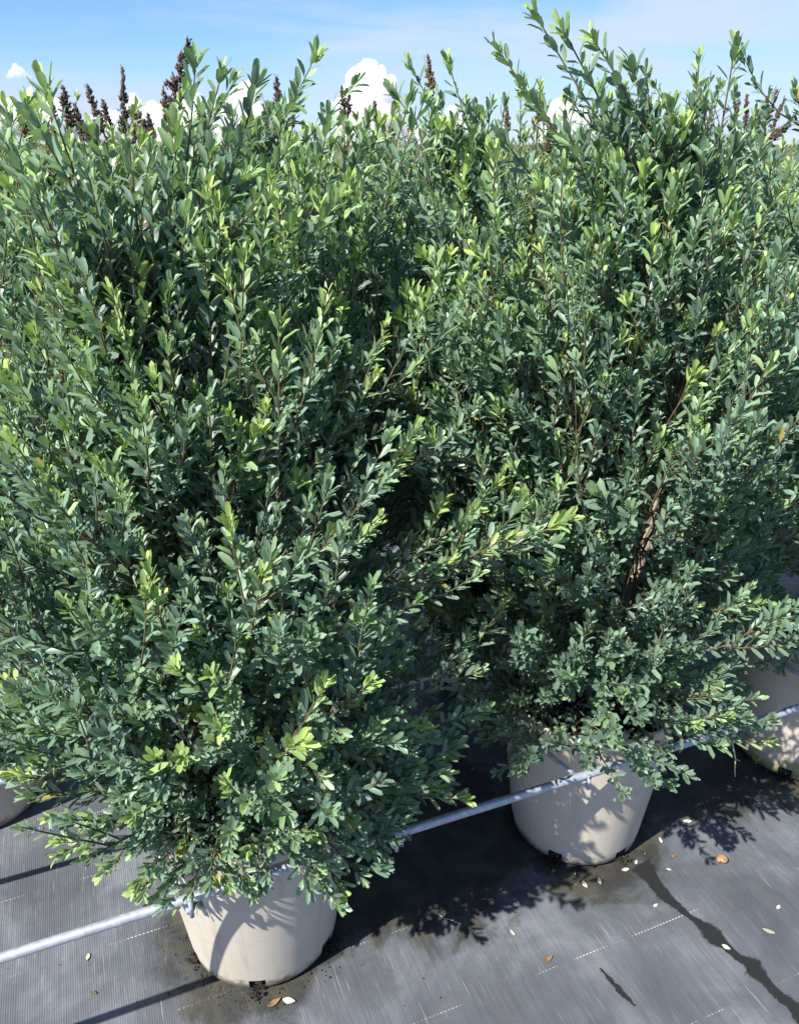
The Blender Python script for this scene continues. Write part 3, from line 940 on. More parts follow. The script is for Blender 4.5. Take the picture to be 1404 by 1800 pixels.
for (px, py, Y, z0, br, kw) in (
        (1402, 850, 1.36, 0.72, 1.0, dict(bend=0.15, scale=1.08)), (1360, 775, 1.36, 0.80, 0.8, {}), (1395, 680, 1.36, 0.86, 0.6, {}), (1218, 655, 1.30, 0.95, 0.9, {}), (1100, 525, 1.34, 1.02, 1.0, {}),
        (1345, 1060, 1.28, 0.60, 0.8, dict(bend=0.12)), (1400, 1065, 1.36, 0.60, 0.5, {}), (1258, 1205, 1.26, 0.50, 0.6, dict(bend=0.02, sides=3, side_len=(0.05, 0.10))), (1078, 1298, 1.22, 0.42, 0.9, dict(bend=-0.45, sides=3)),
        (985, 618, 1.28, 0.98, 0.9, {}), (880, 708, 1.34, 0.90, 0.3, {}), (925, 905, 1.30, 0.66, 0.5, {}), (905, 1130, 1.28, 0.52, 0.8, {}), (925, 1010, 1.28, 0.60, 0.3, {}),
        (1050, 868, 1.26, 0.80, 0.5, dict(scale=1.25, sides=2)), (1145, 620, 1.34, 0.98, 0.4, {}), (890, 1240, 1.36, 0.45, 0.2, {}), (960, 1215, 1.28, 0.44, 0.3, dict(bend=-0.1)), (1120, 1220, 1.24, 0.44, 0.2, dict(bend=-0.1)),
        (1010, 1140, 1.22, 0.50, 0.2, {}), (1170, 1130, 1.22, 0.50, 0.1, {}), (1080, 1060, 1.24, 0.54, 0.1, {}), (1230, 1060, 1.24, 0.56, 0.4, {}), (1290, 980, 1.30, 0.62, 0.3, {}), (1240, 800, 1.32, 0.78, 0.4, {}), (1300, 720, 1.34, 0.84, 0.5, {}),
        (1390, 560, 1.4, 0.98, 0.4, {}), (1300, 520, 1.4, 1.0, 0.3, {}), (930, 545, 1.34, 1.0, 0.4, {}), (1190, 480, 1.36, 1.04, 0.3, {}), (835, 440, 1.40, 1.08, 1.0, {}), (800, 530, 1.42, 1.02, 0.9, {}), (1020, 430, 1.36, 1.1, 0.3, {}),
        (1060, 1215, 1.22, 0.45, 0.2, dict(bend=-0.2)), (1180, 1195, 1.28, 0.46, 0.2, {}), (1000, 1225, 1.26, 0.44, 0.2, dict(bend=-0.2)), (845, 1160, 1.46, 0.50, 0.2, {}), (862, 1210, 1.44, 0.47, 0.2, {}), (835, 1090, 1.46, 0.54, 0.2, {}), (880, 1040, 1.42, 0.56, 0.2, {}), (850, 980, 1.44, 0.62, 0.2, {}), (900, 860, 1.40, 0.70, 0.3, {}), (870, 900, 1.44, 0.68, 0.2, {}), (920, 780, 1.38, 0.80, 0.3, {}), (790, 640, 1.36, 0.88, 0.5, {}), (762, 702, 1.38, 0.84, 0.3, {}), (800, 762, 1.34, 0.80, 0.4, {}), (742, 578, 1.42, 0.95, 0.5, {}), (815, 560, 1.38, 0.98, 0.5, {}), (850, 640, 1.34, 0.92, 0.3, {}), (770, 850, 1.40, 0.72, 0.2, {}), (835, 840, 1.36, 0.74, 0.3, {})):
    if px > 1200 and py > 950: kw = dict(dict(side_len=(0.05, 0.12)), **kw)
    hero(B_, px, py, Y, z0, br, **kw)
for (px, py, Y, z0, br) in ((866, 75, 1.55, 1.34, 0.6), (937, 20, 1.55, 1.4, 0.7), (985, 45, 1.42, 1.35, 0.7), (1040, 66, 1.48, 1.40, 0.7), (1106, 105, 1.52, 1.38, 0.5), (1292, 74, 1.52, 1.34, 0.7), (1228, 100, 1.56, 1.36, 0.8),
                            (1180, 190, 1.5, 1.34, 0.6), (930, 170, 1.5, 1.34, 0.7), (880, 240, 1.46, 1.26, 0.3), (1000, 235, 1.40, 1.26, 0.5), (1150, 225, 1.5, 1.28, 0.6), (1075, 290, 1.4, 1.2, 0.7), (945, 320, 1.4, 1.18, 0.9),
                            (1235, 270, 1.46, 1.2, 0.4), (1340, 250, 1.5, 1.2, 0.4), (1390, 300, 1.46, 1.15, 0.5), (1180, 340, 1.4, 1.16, 0.2), (1290, 370, 1.44, 1.12, 0.4)):
    hero(B_, px, py, Y, z0, br, bend=0.10, t0=0.15, side_len=(0.05, 0.12), scale=1.15, side_to=0.6)
B_.fill(76, 0.44, 1.46, crown((0.4, 0.6, 0.9, 1.2, 1.55), (0.34, 0.42, 0.42, 0.36, 0.26)), bright=0.28, min_y=1.05, skip=trunk_gap)
SHRUBS.append((B_, 0.0155))

# --- shrub in the pot cut by the right edge
pc_ = POTS['c']
C_ = Shrub('potted_shrub', 'green shrub at the right edge above the algae-footed pot', (pc_.x, pc_.y, 0.386), G1, 13,
           [(pc_.x, pc_.y, 0.38), (pc_.x + .02, pc_.y, 0.9), (pc_.x, pc_.y + .04, 1.5)])
C_.fill(80, 0.66, 1.52, crown((0.4, 0.6, 0.9, 1.2, 1.6), (0.34, 0.42, 0.44, 0.40, 0.26)), bright=0.35)
for (px, py, Y, z0, br) in ((1398, 165, 1.62, 1.3, 0.5), (1345, 330, 1.7, 1.2, 0.6), (1230, 360, 1.7, 1.2, 0.7), (1350, 1110, 1.62, 0.56, 0.4), (1402, 1120, 1.60, 0.54, 0.3)):
    hero(C_, px, py, Y, z0, br)
SHRUBS.append((C_, 0.019))

# --- feathery upright wands over the sunny faces of the crowns
rw = random.Random(31)


def wands(S, x0, x1, y0, y1, Y0, Y1, n, cx):
    for k in range(n):
        wx, wy = rw.uniform(x0, x1), y0 + (y1 - y0) * (k + rw.random()) / n
        f = (wy - y0) / (y1 - y0)
        tip = np.array(at(wx, wy, Y0 + (Y1 - Y0) * f + rw.gauss(0, 0.03)))
        ln = rw.uniform(0.20, 0.34)
        lean = (wx - cx) / 700.0 * (0.35 + 0.5 * f) + rw.gauss(0, 0.10)
        foot = tip - nrm(np.array([lean, -0.10 - 0.35 * f, 1.0])) * ln
        S.branch(foot, tip, bend=0.05, t0=0.05, bright=rw.choice((0.3, 0.6, 0.9, 1.0)), inner=0.0, sides=1, side_len=(0.06, 0.12), side_to=0.5, scale=1.0, r0=0.0018)


wands(A_, 0, 500, 240, 820, 1.22, 1.06, 46, 230)
wands(B_, 800, 1404, 250, 800, 1.44, 1.30, 52, 1120)
wands(B_, 700, 1000, 420, 900, 1.44, 1.36, 16, 1000)

# --- second row
SKY = {}
rk = random.Random(77)
for x in range(6, 1404, 21):
    SKY.setdefault('defg'[min(3, max(0, int((x - 60) / 370) if x > 60 else 0))], []).append((x + rk.uniform(-9, 9), 192 + rk.gauss(0, 30) + (66 if 85 < x < 310 else 45 if x > 1290 else 0), rk.uniform(0, 1)))
for key, seed, label, n_, zhi in (('d', 21, 'green shrub at the far left behind the front row', 78, 1.48), ('e', 22, 'green shrub in the second row behind the nearest shrub', 92, 1.55),
                                  ('f', 23, 'green shrub in the second row between the two front trunks', 94, 1.62), ('g', 24, 'green shrub in the second row at the right behind the bare trunk', 82, 1.62)):
    p = POTS[key]
    S = Shrub('potted_shrub', label, (p.x, p.y, 0.386), G1, seed, [(p.x, p.y, 0.38), (p.x + .02, p.y, 0.9), (p.x, p.y + .03, 1.5)], lod=(4, 6), leaf_len=0.033, gap=0.0046)
    S.fill(n_ + 16, 0.46, zhi, crown((0.4, 0.7, 1.0, 1.3, 1.75), (0.46, 0.54, 0.54, 0.48, 0.30)), bright=0.4, elev=(4, 66), min_y=1.45)
    if key == 'f':
        for (px, py, Y, z0, br) in ((716, 108, 2.05, 1.4, 0.7), (786, 104, 2.1, 1.4, 0.7), (690, 160, 2.0, 1.4, 0.5), (755, 215, 2.05, 1.35, 0.5), (830, 235, 2.1, 1.35, 0.6), (640, 395, 1.62, 1.15, 0.6), (700, 325, 1.68, 1.2, 0.5), (762, 352, 1.62, 1.2, 0.6), (742, 450, 1.55, 1.08, 0.8), (690, 520, 1.55, 1.0, 0.3), (625, 455, 1.55, 1.05, 0.9), (760, 560, 1.5, 0.98, 0.4), (820, 610, 1.52, 0.9, 0.2), (700, 690, 1.5, 0.85, 0.2), (880, 520, 1.6, 1.0, 0.3), (850, 330, 1.62, 1.2, 0.5), (790, 720, 1.5, 0.8, 0.2), (850, 800, 1.52, 0.75, 0.1), (760, 860, 1.5, 0.7, 0.1), (720, 940, 1.52, 0.62, 0.1), (860, 960, 1.55, 0.6, 0.1), (800, 1080, 1.58, 0.52, 0.1), (870, 1120, 1.6, 0.5, 0.1), (730, 1130, 1.6, 0.5, 0.1), (780, 1150, 1.66, 0.5, 0.1), (842, 1200, 1.68, 0.48, 0.1), (722, 1185, 1.66, 0.48, 0.1), (800, 1235, 1.68, 0.46, 0.1), (885, 1190, 1.7, 0.48, 0.1), (760, 1210, 1.62, 0.47, 0.1), (860, 1150, 1.62, 0.5, 0.1), (690, 1230, 1.64, 0.46, 0.1), (830, 1260, 1.72, 0.45, 0.1)):
            hero(S, px, py, Y, z0, br, bend=0.08, t0=0.15, side_len=(0.05, 0.12), scale=1.2, side_to=0.6)
    if key == 'e':
        for (px, py, Y, z0, br) in ((557, 95, 1.75, 1.35, 0.7), (630, 140, 1.75, 1.35, 0.6), (520, 175, 1.8, 1.35, 0.5), (600, 215, 1.7, 1.3, 0.5), (480, 190, 1.75, 1.35, 0.4), (655, 255, 1.7, 1.3, 0.5), (560, 270, 1.65, 1.3, 0.3), (410, 200, 1.8, 1.35, 0.4), (590, 535, 1.46, 1.0, 0.9), (560, 420, 1.48, 1.1, 0.4), (520, 500, 1.45, 1.0, 0.3), (470, 440, 1.5, 1.1, 0.4), (610, 620, 1.44, 0.92, 0.3), (580, 750, 1.42, 0.82, 0.3), (640, 820, 1.42, 0.75, 0.2), (420, 330, 1.55, 1.2, 0.5), (660, 1000, 1.45, 0.6, 0.1)):
            hero(S, px, py, Y, z0, br, bend=0.08, t0=0.15, side_len=(0.05, 0.12), scale=1.2, side_to=0.6)
    if key == 'g':
        for (px, py, Y, z0, br) in ((1150, 150, 2.2, 1.4, 0.6), (1255, 170, 2.3, 1.4, 0.6), (1330, 195, 2.3, 1.4, 0.6)):
            hero(S, px, py, Y, z0, br, bend=0.08, t0=0.15, side_len=(0.05, 0.12), scale=1.2, side_to=0.6)
    if key == 'e': wands(S, 430, 640, 240, 720, 1.56, 1.42, 26, 480)
    if key == 'f': wands(S, 600, 860, 260, 760, 1.66, 1.48, 30, 740)
    for (wx, wy, wr) in SKY.get(key, []):
        wY = p.y - 0.28 + 0.5 * wr
        tip = np.array(at(wx, wy, wY))
        a0 = tip + np.array([(p.x - tip[0]) * 0.35, (p.y - tip[1]) * 0.35, -0.50])
        S.branch(a0, tip, bend=0.06, t0=0.05, bright=0.5 + 0.5 * (wr > 0.5), inner=0.1, sides=2, side_len=(0.08, 0.16), side_to=0.45, scale=1.05)
    SHRUBS.append((S, 0.018))

# which leaves show: nearest per small cell of the view; the 300 largest of each shrub become leaves of their own
packs = [S.pack() for S, _ in SHRUBS]
for P in packs[:3]:
    keep = np.ones(len(P['l']), bool)
    for (q0, q1, rad, way, far) in ((B_.axis(0.70), B_.axis(0.90), 0.017, np.array([0, 0, CAM_H]) - B_.axis(0.8), 1.1), (B_.axis(0.74), B_.axis(0.90), 0.022, -np.array(SUN_DIR), 0.8),
                                   (B_.axis(1.11), B_.axis(1.17), 0.016, np.array([0, 0, CAM_H]) - B_.axis(1.14), 1.0)):
        w_ = way / np.linalg.norm(way)
        for f in np.linspace(0, 1, 9):
            c_ = q0 + (q1 - q0) * f
            v = P['o'] + P['y'] * P['l'][:, None] * 0.5 - c_
            al = v @ w_
            dist = np.linalg.norm(v - al[:, None] * w_, axis=1)
            keep &= ~((dist < rad) & (al > -0.02) & (al < far))
    for k in P: P[k] = P[k][keep]
own = np.concatenate([np.full(len(p['l']), i) for i, p in enumerate(packs)])
idx = np.concatenate([np.arange(len(p['l'])) for p in packs])
O = np.concatenate([p['o'] + p['y'] * p['l'][:, None] * .55 for p in packs])
Zn = np.concatenate([p['z'] for p in packs])
Ar = np.concatenate([p['l'] * p['w'] for p in packs])
d = O - np.array([0, 0, CAM_H])
dep = d[:, 1] * CP - d[:, 2] * SP
upc = d[:, 1] * SP + d[:, 2] * CP
px = 702 + F_PX * d[:, 0] / dep; py = 900 - F_PX * upc / dep
show = Ar * np.abs(np.sum(Zn * nrm(d), -1)) / dep ** 2
ok = (px > 4) & (px < 1400) & (py > 4) & (py < 1796)
cell = (px // 13).astype(int) * 1000 + (py // 13).astype(int)
order = np.argsort(dep)
order = order[ok[order]]
_, first = np.unique(cell[order], return_index=True)
win = order[first]
for i, (S, tr) in enumerate(SHRUBS):
    P = packs[i]
    w = win[own[win] == i]
    w = w[np.argsort(-show[w])][:300]
    sel = np.zeros(len(P['l']), bool); sel[idx[w]] = True
    wood = S.finish_wood(tr)
    for k in np.nonzero(sel)[0]:
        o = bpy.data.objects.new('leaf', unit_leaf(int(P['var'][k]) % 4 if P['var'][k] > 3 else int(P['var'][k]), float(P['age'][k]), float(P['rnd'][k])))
        COL.objects.link(o); o.parent = wood[int(P['bi'][k])]
        X, Y, Z = P['x'][k] * P['w'][k], P['y'][k] * P['l'][k], P['z'][k] * P['l'][k]
        p = P['o'][k] - S.base
        o.matrix_basis = Matrix(((X[0], Y[0], Z[0], p[0]), (X[1], Y[1], Z[1], p[1]), (X[2], Y[2], Z[2], p[2]), (0, 0, 0, 1)))
    rest = {k: v[~sel] for k, v in P.items()}
    rest['var'] = np.where(rest['var'] < 3, rest['var'] + 6, rest['var'])
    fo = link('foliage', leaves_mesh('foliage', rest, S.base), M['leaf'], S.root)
    fo['kind'] = 'stuff'

# cut dead stubs on the nearest shrub
mm = Mesh()
c0 = np.array(at(253, 990, 1.10))
for a_, l_ in (((-0.75, -0.1, 0.5), 0.055), ((0.55, -0.2, 0.6), 0.05), ((-0.1, -0.3, 0.9), 0.045), ((0.05, 0.3, -1.0), 0.11)):
    e = c0 + nrm(np.array(a_)) * l_
    mm.tube([c0, c0 * .5 + e * .5 + 0.003, e], [0.0055, 0.005, 0.0042], 7)
tag(link('dead_stub', mm.mesh('dead_stub', A_.base), M['dead'], A_.root), 'bare brown cut twig stub')

# ------------------------------------------------------------------ shrubs with dried flower spikes behind
SPIKE_G = 'shrubs with dried flower spikes behind the green rows'
spk = [  # tip and foot in the photograph, distance, half width of the spike in metres, brown or dark
    (331, 62, 300, 200, 3.0, 0.036, 0), (213, 113, 221, 235, 3.0, 0.018, 0), (109, 150, 125, 225, 3.1, 0.026, 0), (148, 147, 182, 232, 3.1, 0.022, 0), (178, 174, 194, 225, 3.3, 0.018, 0),
    (234, 182, 270, 250, 3.0, 0.024, 0), (234, 215, 240, 265, 3.3, 0.016, 0), (32, 186, 52, 245, 3.1, 0.022, 1), (487, 130, 492, 200, 3.4, 0.024, 0), (744, 95, 766, 200, 3.3, 0.026, 1),
    (825, 168, 832, 255, 3.3, 0.020, 1), (602, 150, 604, 205, 3.5, 0.015, 0), (614, 152, 612, 205, 3.6, 0.014, 0), (658, 176, 660, 215, 3.6, 0.014, 0), (350, 180, 352, 225, 3.6, 0.015, 1),
    (690, 195, 692, 240, 3.6, 0.014, 1), (1127, 170, 1112, 235, 3.5, 0.018, 0), (1173, 170, 1172, 225, 3.6, 0.016, 0), (1293, 148, 1294, 205, 3.6, 0.014, 0), (1364, 150, 1322, 240, 3.4, 0.016, 0),
    (1372, 154, 1328, 250, 3.5, 0.016, 0), (1343, 220, 1342, 262, 3.6, 0.013, 1), (1396, 205, 1345, 258, 3.3, 0.022, 0), (985, 210, 983, 265, 3.5, 0.016, 1), (963, 220, 962, 270, 3.5, 0.016, 0), (950, 145, 945, 215, 3.4, 0.018, 1),
    (100, 262, 95, 330, 2.9, 0.05, 0), (75, 255, 80, 330, 2.9, 0.04, 1), (155, 205, 160, 260, 3.0, 0.022, 0), (90, 168, 98, 235, 3.2, 0.018, 1), (262, 196, 268, 245, 3.2, 0.016, 0), (133, 178, 146, 240, 3.3, 0.017, 0), (288, 150, 292, 215, 3.3, 0.016, 1), (1310, 165, 1308, 225, 3.6, 0.013, 0), (1250, 178, 1246, 230, 3.6, 0.014, 1), (1378, 170, 1350, 240, 3.6, 0.015, 0), (516, 168, 514, 225, 3.5, 0.014, 1), (890, 178, 892, 240, 3.5, 0.014, 0), (1060, 160, 1058, 230, 3.5, 0.014, 0)]
spots = []
for n_, ss in ((2.95, (-0.75, 0.05, 0.85, 1.65, 2.45)), (3.75, (-1.0, -0.2, 0.6, 1.4, 2.2, 3.0))):
    for s_ in ss: spots.append(row(s_, n_))
WHERE = ['at the far left', 'left of the middle', 'behind the middle of the row', 'right of the middle', 'at the far right',
         'in the last row at the left edge', 'in the last row under the tallest spike', 'in the last row behind the tall cloud', 'in the last row behind the tallest green stems', 'in the last row right of the tallest stems', 'in the last row at the right edge']
FAR = []
for i, p in enumerate(spots):
    S = Shrub('flowering_shrub', 'olive green shrub with dried flower spikes ' + WHERE[i], (p.x, p.y, 0.0), SPIKE_G, 60 + i, [(p.x, p.y, 0.0), (p.x, p.y, 1.1)], leaf_len=0.055, gap=0.0085, lod=(3, 4))
    FAR.append(S)
rs = random.Random(5)


def spike_mesh(foot, tip, r, seed, base):
    rg = np.random.default_rng(seed)
    mm = Mesh()
    ax = tip - foot; ln = np.linalg.norm(ax); T = ax / ln
    A = nrm(np.cross(T, np.array((0.2, 0.9, 0.1)))); B = np.cross(T, A)
    mm.tube(np.array([foot - T * 0.25 + np.array([0, 0, -0.02]), foot, tip]), [0.0035, 0.003, 0.001], 5)
    n = int(330 + ln * 1700)
    oct_q = np.array([(0, 1, 4), (1, 2, 4), (2, 3, 4), (3, 0, 4), (1, 0, 5), (2, 1, 5), (3, 2, 5), (0, 3, 5)])
    bend = (A * rg.normal(0, 0.05) + B * rg.normal(0, 0.05)) * ln
    cl = [(q_ / 34 + rg.normal(0, 0.012), rg.uniform(0, 6.283), rg.uniform(0.45, 1.15)) for q_ in range(34)]
    for k in range(n):
        t_, ph, reach = cl[int(rg.integers(0, 34) * rg.uniform(0.75, 1.0))]
        t_ = min(1, max(0, t_ + rg.normal(0, 0.02)))
        ph += rg.normal(0, 0.5)
        rr = 1.25 * r * (1.05 - 0.82 * t_) * reach * rg.uniform(0.1, 1.0)
        rad = A * math.cos(ph) + B * math.sin(ph)
        c = foot + T * ln * t_ + bend * t_ * t_ + rad * rr + T * rr * 0.6
        dr = nrm(rad * 0.8 + T * 0.8 + rg.normal(0, 0.3, 3))
        s = rg.uniform(0.0034, 0.0060) * (0.75 + r / 0.05)
        q = nrm(np.cross(dr, T + 0.01)); w_ = np.cross(dr, q)
        V = np.array([c + q * s * .45, c + w_ * s * .45, c - q * s * .45, c - w_ * s * .45, c + dr * s * 1.3, c - dr * s * 1.1])
        mm.add(V, None, oct_q)
    return mm.mesh('flower_spike', base)


for k, (tx, ty, fx, fy, Y, r, brown) in enumerate(spk):
    tip = np.array(at(tx, ty, Y)); foot = np.array(at(fx, fy, Y))
    S = min(FAR, key=lambda q: np.hypot(q.base[0] - foot[0], q.base[1] - foot[1]))
    link('flower_spike', spike_mesh(foot, tip, r, 300 + k, S.base), M['spike2' if brown else 'spike'], S.root, smooth=False)
    e = foot - np.array([0, 0, 0.05])
    S.branch(S.axis(0.9), e, bend=0.1, t0=0.45, bright=0.3, inner=0.2, sides=4, side_len=(0.08, 0.2))
for i, S in enumerate(FAR):
    S.fill(64, 1.1, 1.60 if i < 5 else 1.66, crown((0.5, 1.0, 1.5, 1.7), (0.35, 0.48, 0.44, 0.36)), bright=0.5, elev=(25, 72), min_y=2.0)
    P = S.pack()
    P['w'] *= 0.8
    P['age'] = np.clip(P['age'] - 0.1, 0, 1)
    S.finish_wood(0.018)
    fo = link('foliage', leaves_mesh('foliage', P, S.base), M['leaf_far'], S.root)
    fo['kind'] = 'stuff'

# ------------------------------------------------------------------ wet trickles, litter
def streak_mesh(pts, seed):
    """wet trail on the mat: centre points with half widths, ragged edge"""
    rg = np.random.default_rng(seed)
    P = np.array([p[:2] for p in pts], float); W = np.array([p[2] for p in pts], float)
    t = np.linspace(0, len(P) - 1, 70)
    X = np.stack([np.interp(t, np.arange(len(P)), P[:, 0]), np.interp(t, np.arange(len(P)), P[:, 1])], -1)
    w = np.interp(t, np.arange(len(P)), W)
    T = nrm(np.gradient(X, axis=0)); Nn = np.stack([-T[:, 1], T[:, 0]], -1)
    sm_ = lambda: np.convolve(rg.normal(0, 1, len(t) + 8), np.array((1, 2, 3, 4, 4, 3, 2, 1, 1)) / 7.4, 'valid')
    Lw = w * (1 + 0.30 * sm_() + rg.normal(0, 0.06, len(t))); Rw = w * (1 + 0.30 * sm_() + rg.normal(0, 0.06, len(t)))
    Lf, Rt = X + Nn * Lw[:, None], X - Nn * Rw[:, None]
    Lf, Rt = X + (Lf - X) * 1.35, X + (Rt - X) * 1.35
    V = np.concatenate([np.c_[q, np.zeros(len(t))] for q in (Lf, X, Rt)])
    n = len(t); i = np.arange(n - 1)
    A4 = np.zeros((3 * n, 4)); A4[:n, 0] = 1; A4[2 * n:, 0] = 1; A4[[n, 2 * n - 1], 0] = 1
    return V, np.vstack([np.stack([i + k * n, i + n + k * n, i + n + 1 + k * n, i + 1 + k * n], -1) for k in (0, 1)]), A4


def streak(label, pix, seed):
    pts = [(*ground_at(x, y)[:2], w) for x, y, w in pix]
    V, Q, A4 = streak_mesh(pts, seed)
    V[:, 2] = 0.0012 * (np.sin(V[:, 0] * 5.1 + V[:, 1] * 2.2) + np.sin(V[:, 0] * 2.7 - V[:, 1] * 6.3 + 1.0) + 0.6 * np.sin(V[:, 0] * 11 + V[:, 1] * 9)) + 0.0022
    c = V.mean(0)
    o = link('wet_trickle', mesh_np('wet_trickle', V - c, quads=Q, attr=A4), M['wet'], smooth=False)
    o.location = c
    tag(o, label, 'wet stain')


streak('long dark wet trickle running from the pipe-crossed pot to the lower right', [(1118, 1520, .030), (1150, 1556, .018), (1185, 1590, .010), (1225, 1622, .012), (1258, 1650, .017), (1300, 1686, .014), (1322, 1700, .017), (1352, 1735, .012), (1385, 1765, .019), (1420, 1800, .022)], 1)
streak('short dark wet dash on the mat left of the long trickle', [(1053, 1703, .0015), (1070, 1722, .005), (1090, 1745, .0065), (1105, 1760, .004), (1116, 1770, .0015)], 2)


def mat_z(x, y):
    return 0.0012 * (math.sin(x * 5.1 + y * 2.2) + math.sin(x * 2.7 - y * 6.3 + 1.0) + 0.6 * math.sin(x * 11 + y * 9))


def litter_leaf(name, label, cat, px_, py_, L, W, az, mat, seed, group):
    """small dry petal or leaf: cupped blade with thickness"""
    rg = np.random.default_rng(seed)
    g_ = ground_at(px_, py_)
    rows = np.linspace(0, 1, 7); V = []
    for lay in (0, 1):
        for tt in rows:
            w = W * math.sin(math.pi * min(0.985, max(0.03, tt)) ** 0.85) * 0.5
            for q in (-1, 0, 1):
                z = 0.0012 + abs(q) * W * 0.22 + 0.12 * L * (tt - 0.5) ** 2 * 2 + (0.0007 if lay else 0)
                V.append(((tt - 0.5) * L, q * w, z))
    Q = []
    for lay in (0, 1):
        for i in range(6):
            for q in range(2):
                a = lay * 21 + i * 3 + q
                f = (a, a + 3, a + 4, a + 1)
                Q.append(f if lay else f[::-1])
    for i in range(6):
        for q in (0, 2):
            a = i * 3 + q
            Q.append((a, a + 3, a + 24, a + 21))
    o = link(name, mesh_np(name, V, quads=Q), M[mat])
    o.location = (g_.x, g_.y, mat_z(g_.x, g_.y))
    o.rotation_euler = (0, 0, az)
    tag(o, label, cat, group)


PG = 'pale fallen petals on the mat'
for k, (x, y, L, label) in enumerate((
        (1207, 1446, .022, 'pale fallen petal in the sun right of the pipe-crossed pot, nearest the shadow edge'), (1160, 1479, .018, 'pale round petal beside the right foot of the pipe-crossed pot'),
        (1098, 1530, .020, 'pale petal just in front of the pipe-crossed pot'), (1027, 1556, .020, 'pale petal on the mat below the pipe-crossed pot'), (1151, 1593, .014, 'small pale petal on the dark trickle'),
        (900, 1641, .016, 'small pale petal alone on the mat left of the short wet dash'), (1366, 1598, .015, 'small pale petal near the right edge of the mat'), (1275, 1667, .018, 'pale curled petal lying on the long dark trickle'),
        (1117, 1517, .014, 'tiny pale petal touching the foot of the pipe-crossed pot'), (1174, 1530, .012, 'tiny pale petal just above the start of the trickle'), (1010, 1536, .010, 'tiny pale fleck at the base of the pipe-crossed pot'), (508, 1762, .026, 'long pale petal in front of the nearest pot'), (1217, 1363, .016, 'pale petal in the shade between the two right pots'), (1368, 1396, .014, 'pale petal in front of the right edge pot'), (1325, 1372, .016, 'pale petal left of the right edge pot'))):
    litter_leaf('fallen_petal', label, 'petal', x, y, L, L * 0.5, k * 1.7, 'pale', 500 + k, PG)
DG = 'dry brown leaf bits on the mat'
for k, (x, y, L, label) in enumerate((
        (963, 1688, .024, 'dry brown curled leaf on the mat left of the short wet dash'), (1349, 1640, .026, 'tan dry leaf near the right edge of the mat'), (1053, 1550, .020, 'tan leaf bit under the pipe-crossed pot'),
        (482, 1765, .030, 'dark brown leaf stalk in front of the nearest pot'), (165, 1745, .016, 'brown leaf crumb on the mat left of the nearest pot'), (155, 1683, .018, 'tan leaf crumb on the mat by the left pipe'), (1182, 1508, .018, 'brown leaf bit by the trickle start'), (1153, 1604, .016, 'small tan leaf beside the trickle'))):
    litter_leaf('dry_leaf', label, 'dry leaf', x, y, L, L * 0.42, 0.6 + k * 2.1, 'drybrown' if k not in (1, 2, 5) else 'straw', 600 + k, DG)

# brown snail shell: coiled tube
mm = Mesh()
tt = np.linspace(0, 1, 46)
a_ = tt * 2.6 * 2 * math.pi
rr = 0.0085 * (0.12 + 0.88 * tt)
P = np.stack([rr * np.cos(a_), rr * np.sin(a_), 0.0085 * (1 - tt) * 0.9 + 0.0065], -1)
mm.tube(P, 0.0012 + 0.0058 * tt, 10)
g_ = ground_at(1268, 1516)
o = link('snail_shell', mm.mesh('snail_shell'), M['shell'])
o.location = (g_.x, g_.y, mat_z(g_.x, g_.y) + 0.0005)
tag(o, 'brown rounded snail shell on the sunlit mat right of the trickle', 'shell')

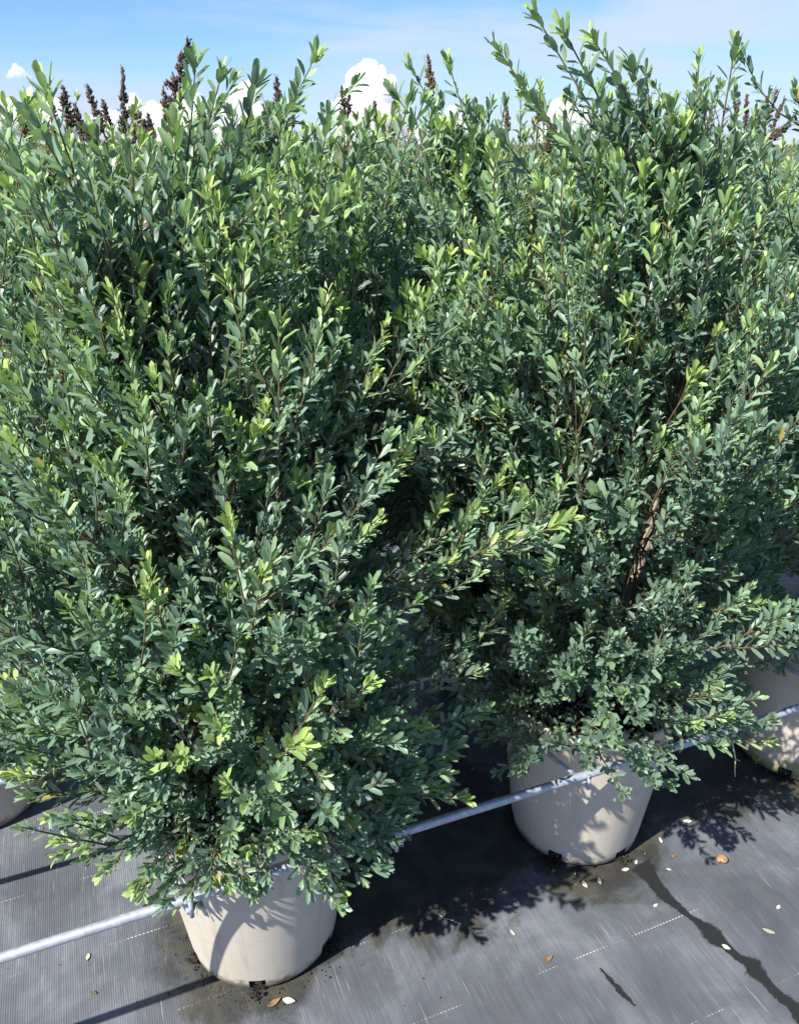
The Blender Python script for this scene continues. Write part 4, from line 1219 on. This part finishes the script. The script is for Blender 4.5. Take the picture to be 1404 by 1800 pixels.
# dry twig caught on the pipe joint
mm = Mesh()
j0 = np.array(row(1.206, 1.022, PZ - 0.012))
pts = np.array([j0 + (0.0, -0.004, 0.016), j0 + (0.010, -0.012, -0.02), j0 + (0.018, -0.012, -0.045), j0 + (0.021, -0.014, -0.075), j0 + (0.027, -0.012, -0.098)])
mm.tube(pts - j0, [0.0016, 0.0020, 0.0016, 0.0013, 0.0008], 6)
mm.tube(np.array([pts[2], pts[2] + (0.012, 0, -0.006)]) - j0, [0.0012, 0.0006], 5)
o = link('dry_twig', mm.mesh('dry_twig'), M['straw']); o.location = j0
tag(o, 'thin pale dry twig hanging from the pipe joint', 'twig')
mm = Mesh()
c0 = np.array(ground_at(780, 1618)); c0[2] = mat_z(c0[0], c0[1]) + 0.002
pts = c0 + np.array([(-0.015, 0.018, 0), (0.0, 0.004, 0.001), (0.02, -0.002, 0.0015), (0.04, -0.012, 0)])
mm.tube(pts - c0, [0.0007, 0.0009, 0.0009, 0.0006], 5)
o = link('dry_twig', mm.mesh('dry_twig'), M['straw']); o.location = c0
tag(o, 'hair-thin pale root lying on the mat between the two front pots', 'twig')

# crumbs of potting mix and grit lying round the pots
rg = np.random.default_rng(9)
mm = Mesh()
oct_t = np.array([(0, 1, 4), (1, 2, 4), (2, 3, 4), (3, 0, 4), (1, 0, 5), (2, 1, 5), (3, 2, 5), (0, 3, 5)])
for key in ('a', 'b', 'c'):
    p = POTS[key]
    for k in range(170):
        a_ = rg.uniform(-math.pi, 0.6)
        d_ = 0.162 + abs(rg.normal(0, 0.022)) + (rg.uniform(0, 0.25) if rg.random() < 0.12 else 0)
        x, y = p.x + d_ * math.cos(a_), p.y + d_ * math.sin(a_)
        sz = rg.uniform(0.0008, 0.0028) * (1.4 if rg.random() < 0.1 else 1)
        c = np.array([x, y, mat_z(x, y) + sz * 0.5])
        V = np.array([(1, 0, 0), (0, 1, 0), (-1, 0, 0), (0, -1, 0), (0, 0, 0.8), (0, 0, -0.8)]) * sz * rg.uniform(0.6, 1.3, (6, 1))
        th = rg.uniform(0, 6.28); R_ = np.array([(math.cos(th), -math.sin(th), 0), (math.sin(th), math.cos(th), 0), (0, 0, 1)])
        mm.add(V @ R_.T + c, None, oct_t)
tag(link('soil_crumbs', mm.mesh('soil_crumbs'), M['soil'], smooth=False), 'dark crumbs of potting mix scattered round the pot feet', 'soil', kind='stuff')
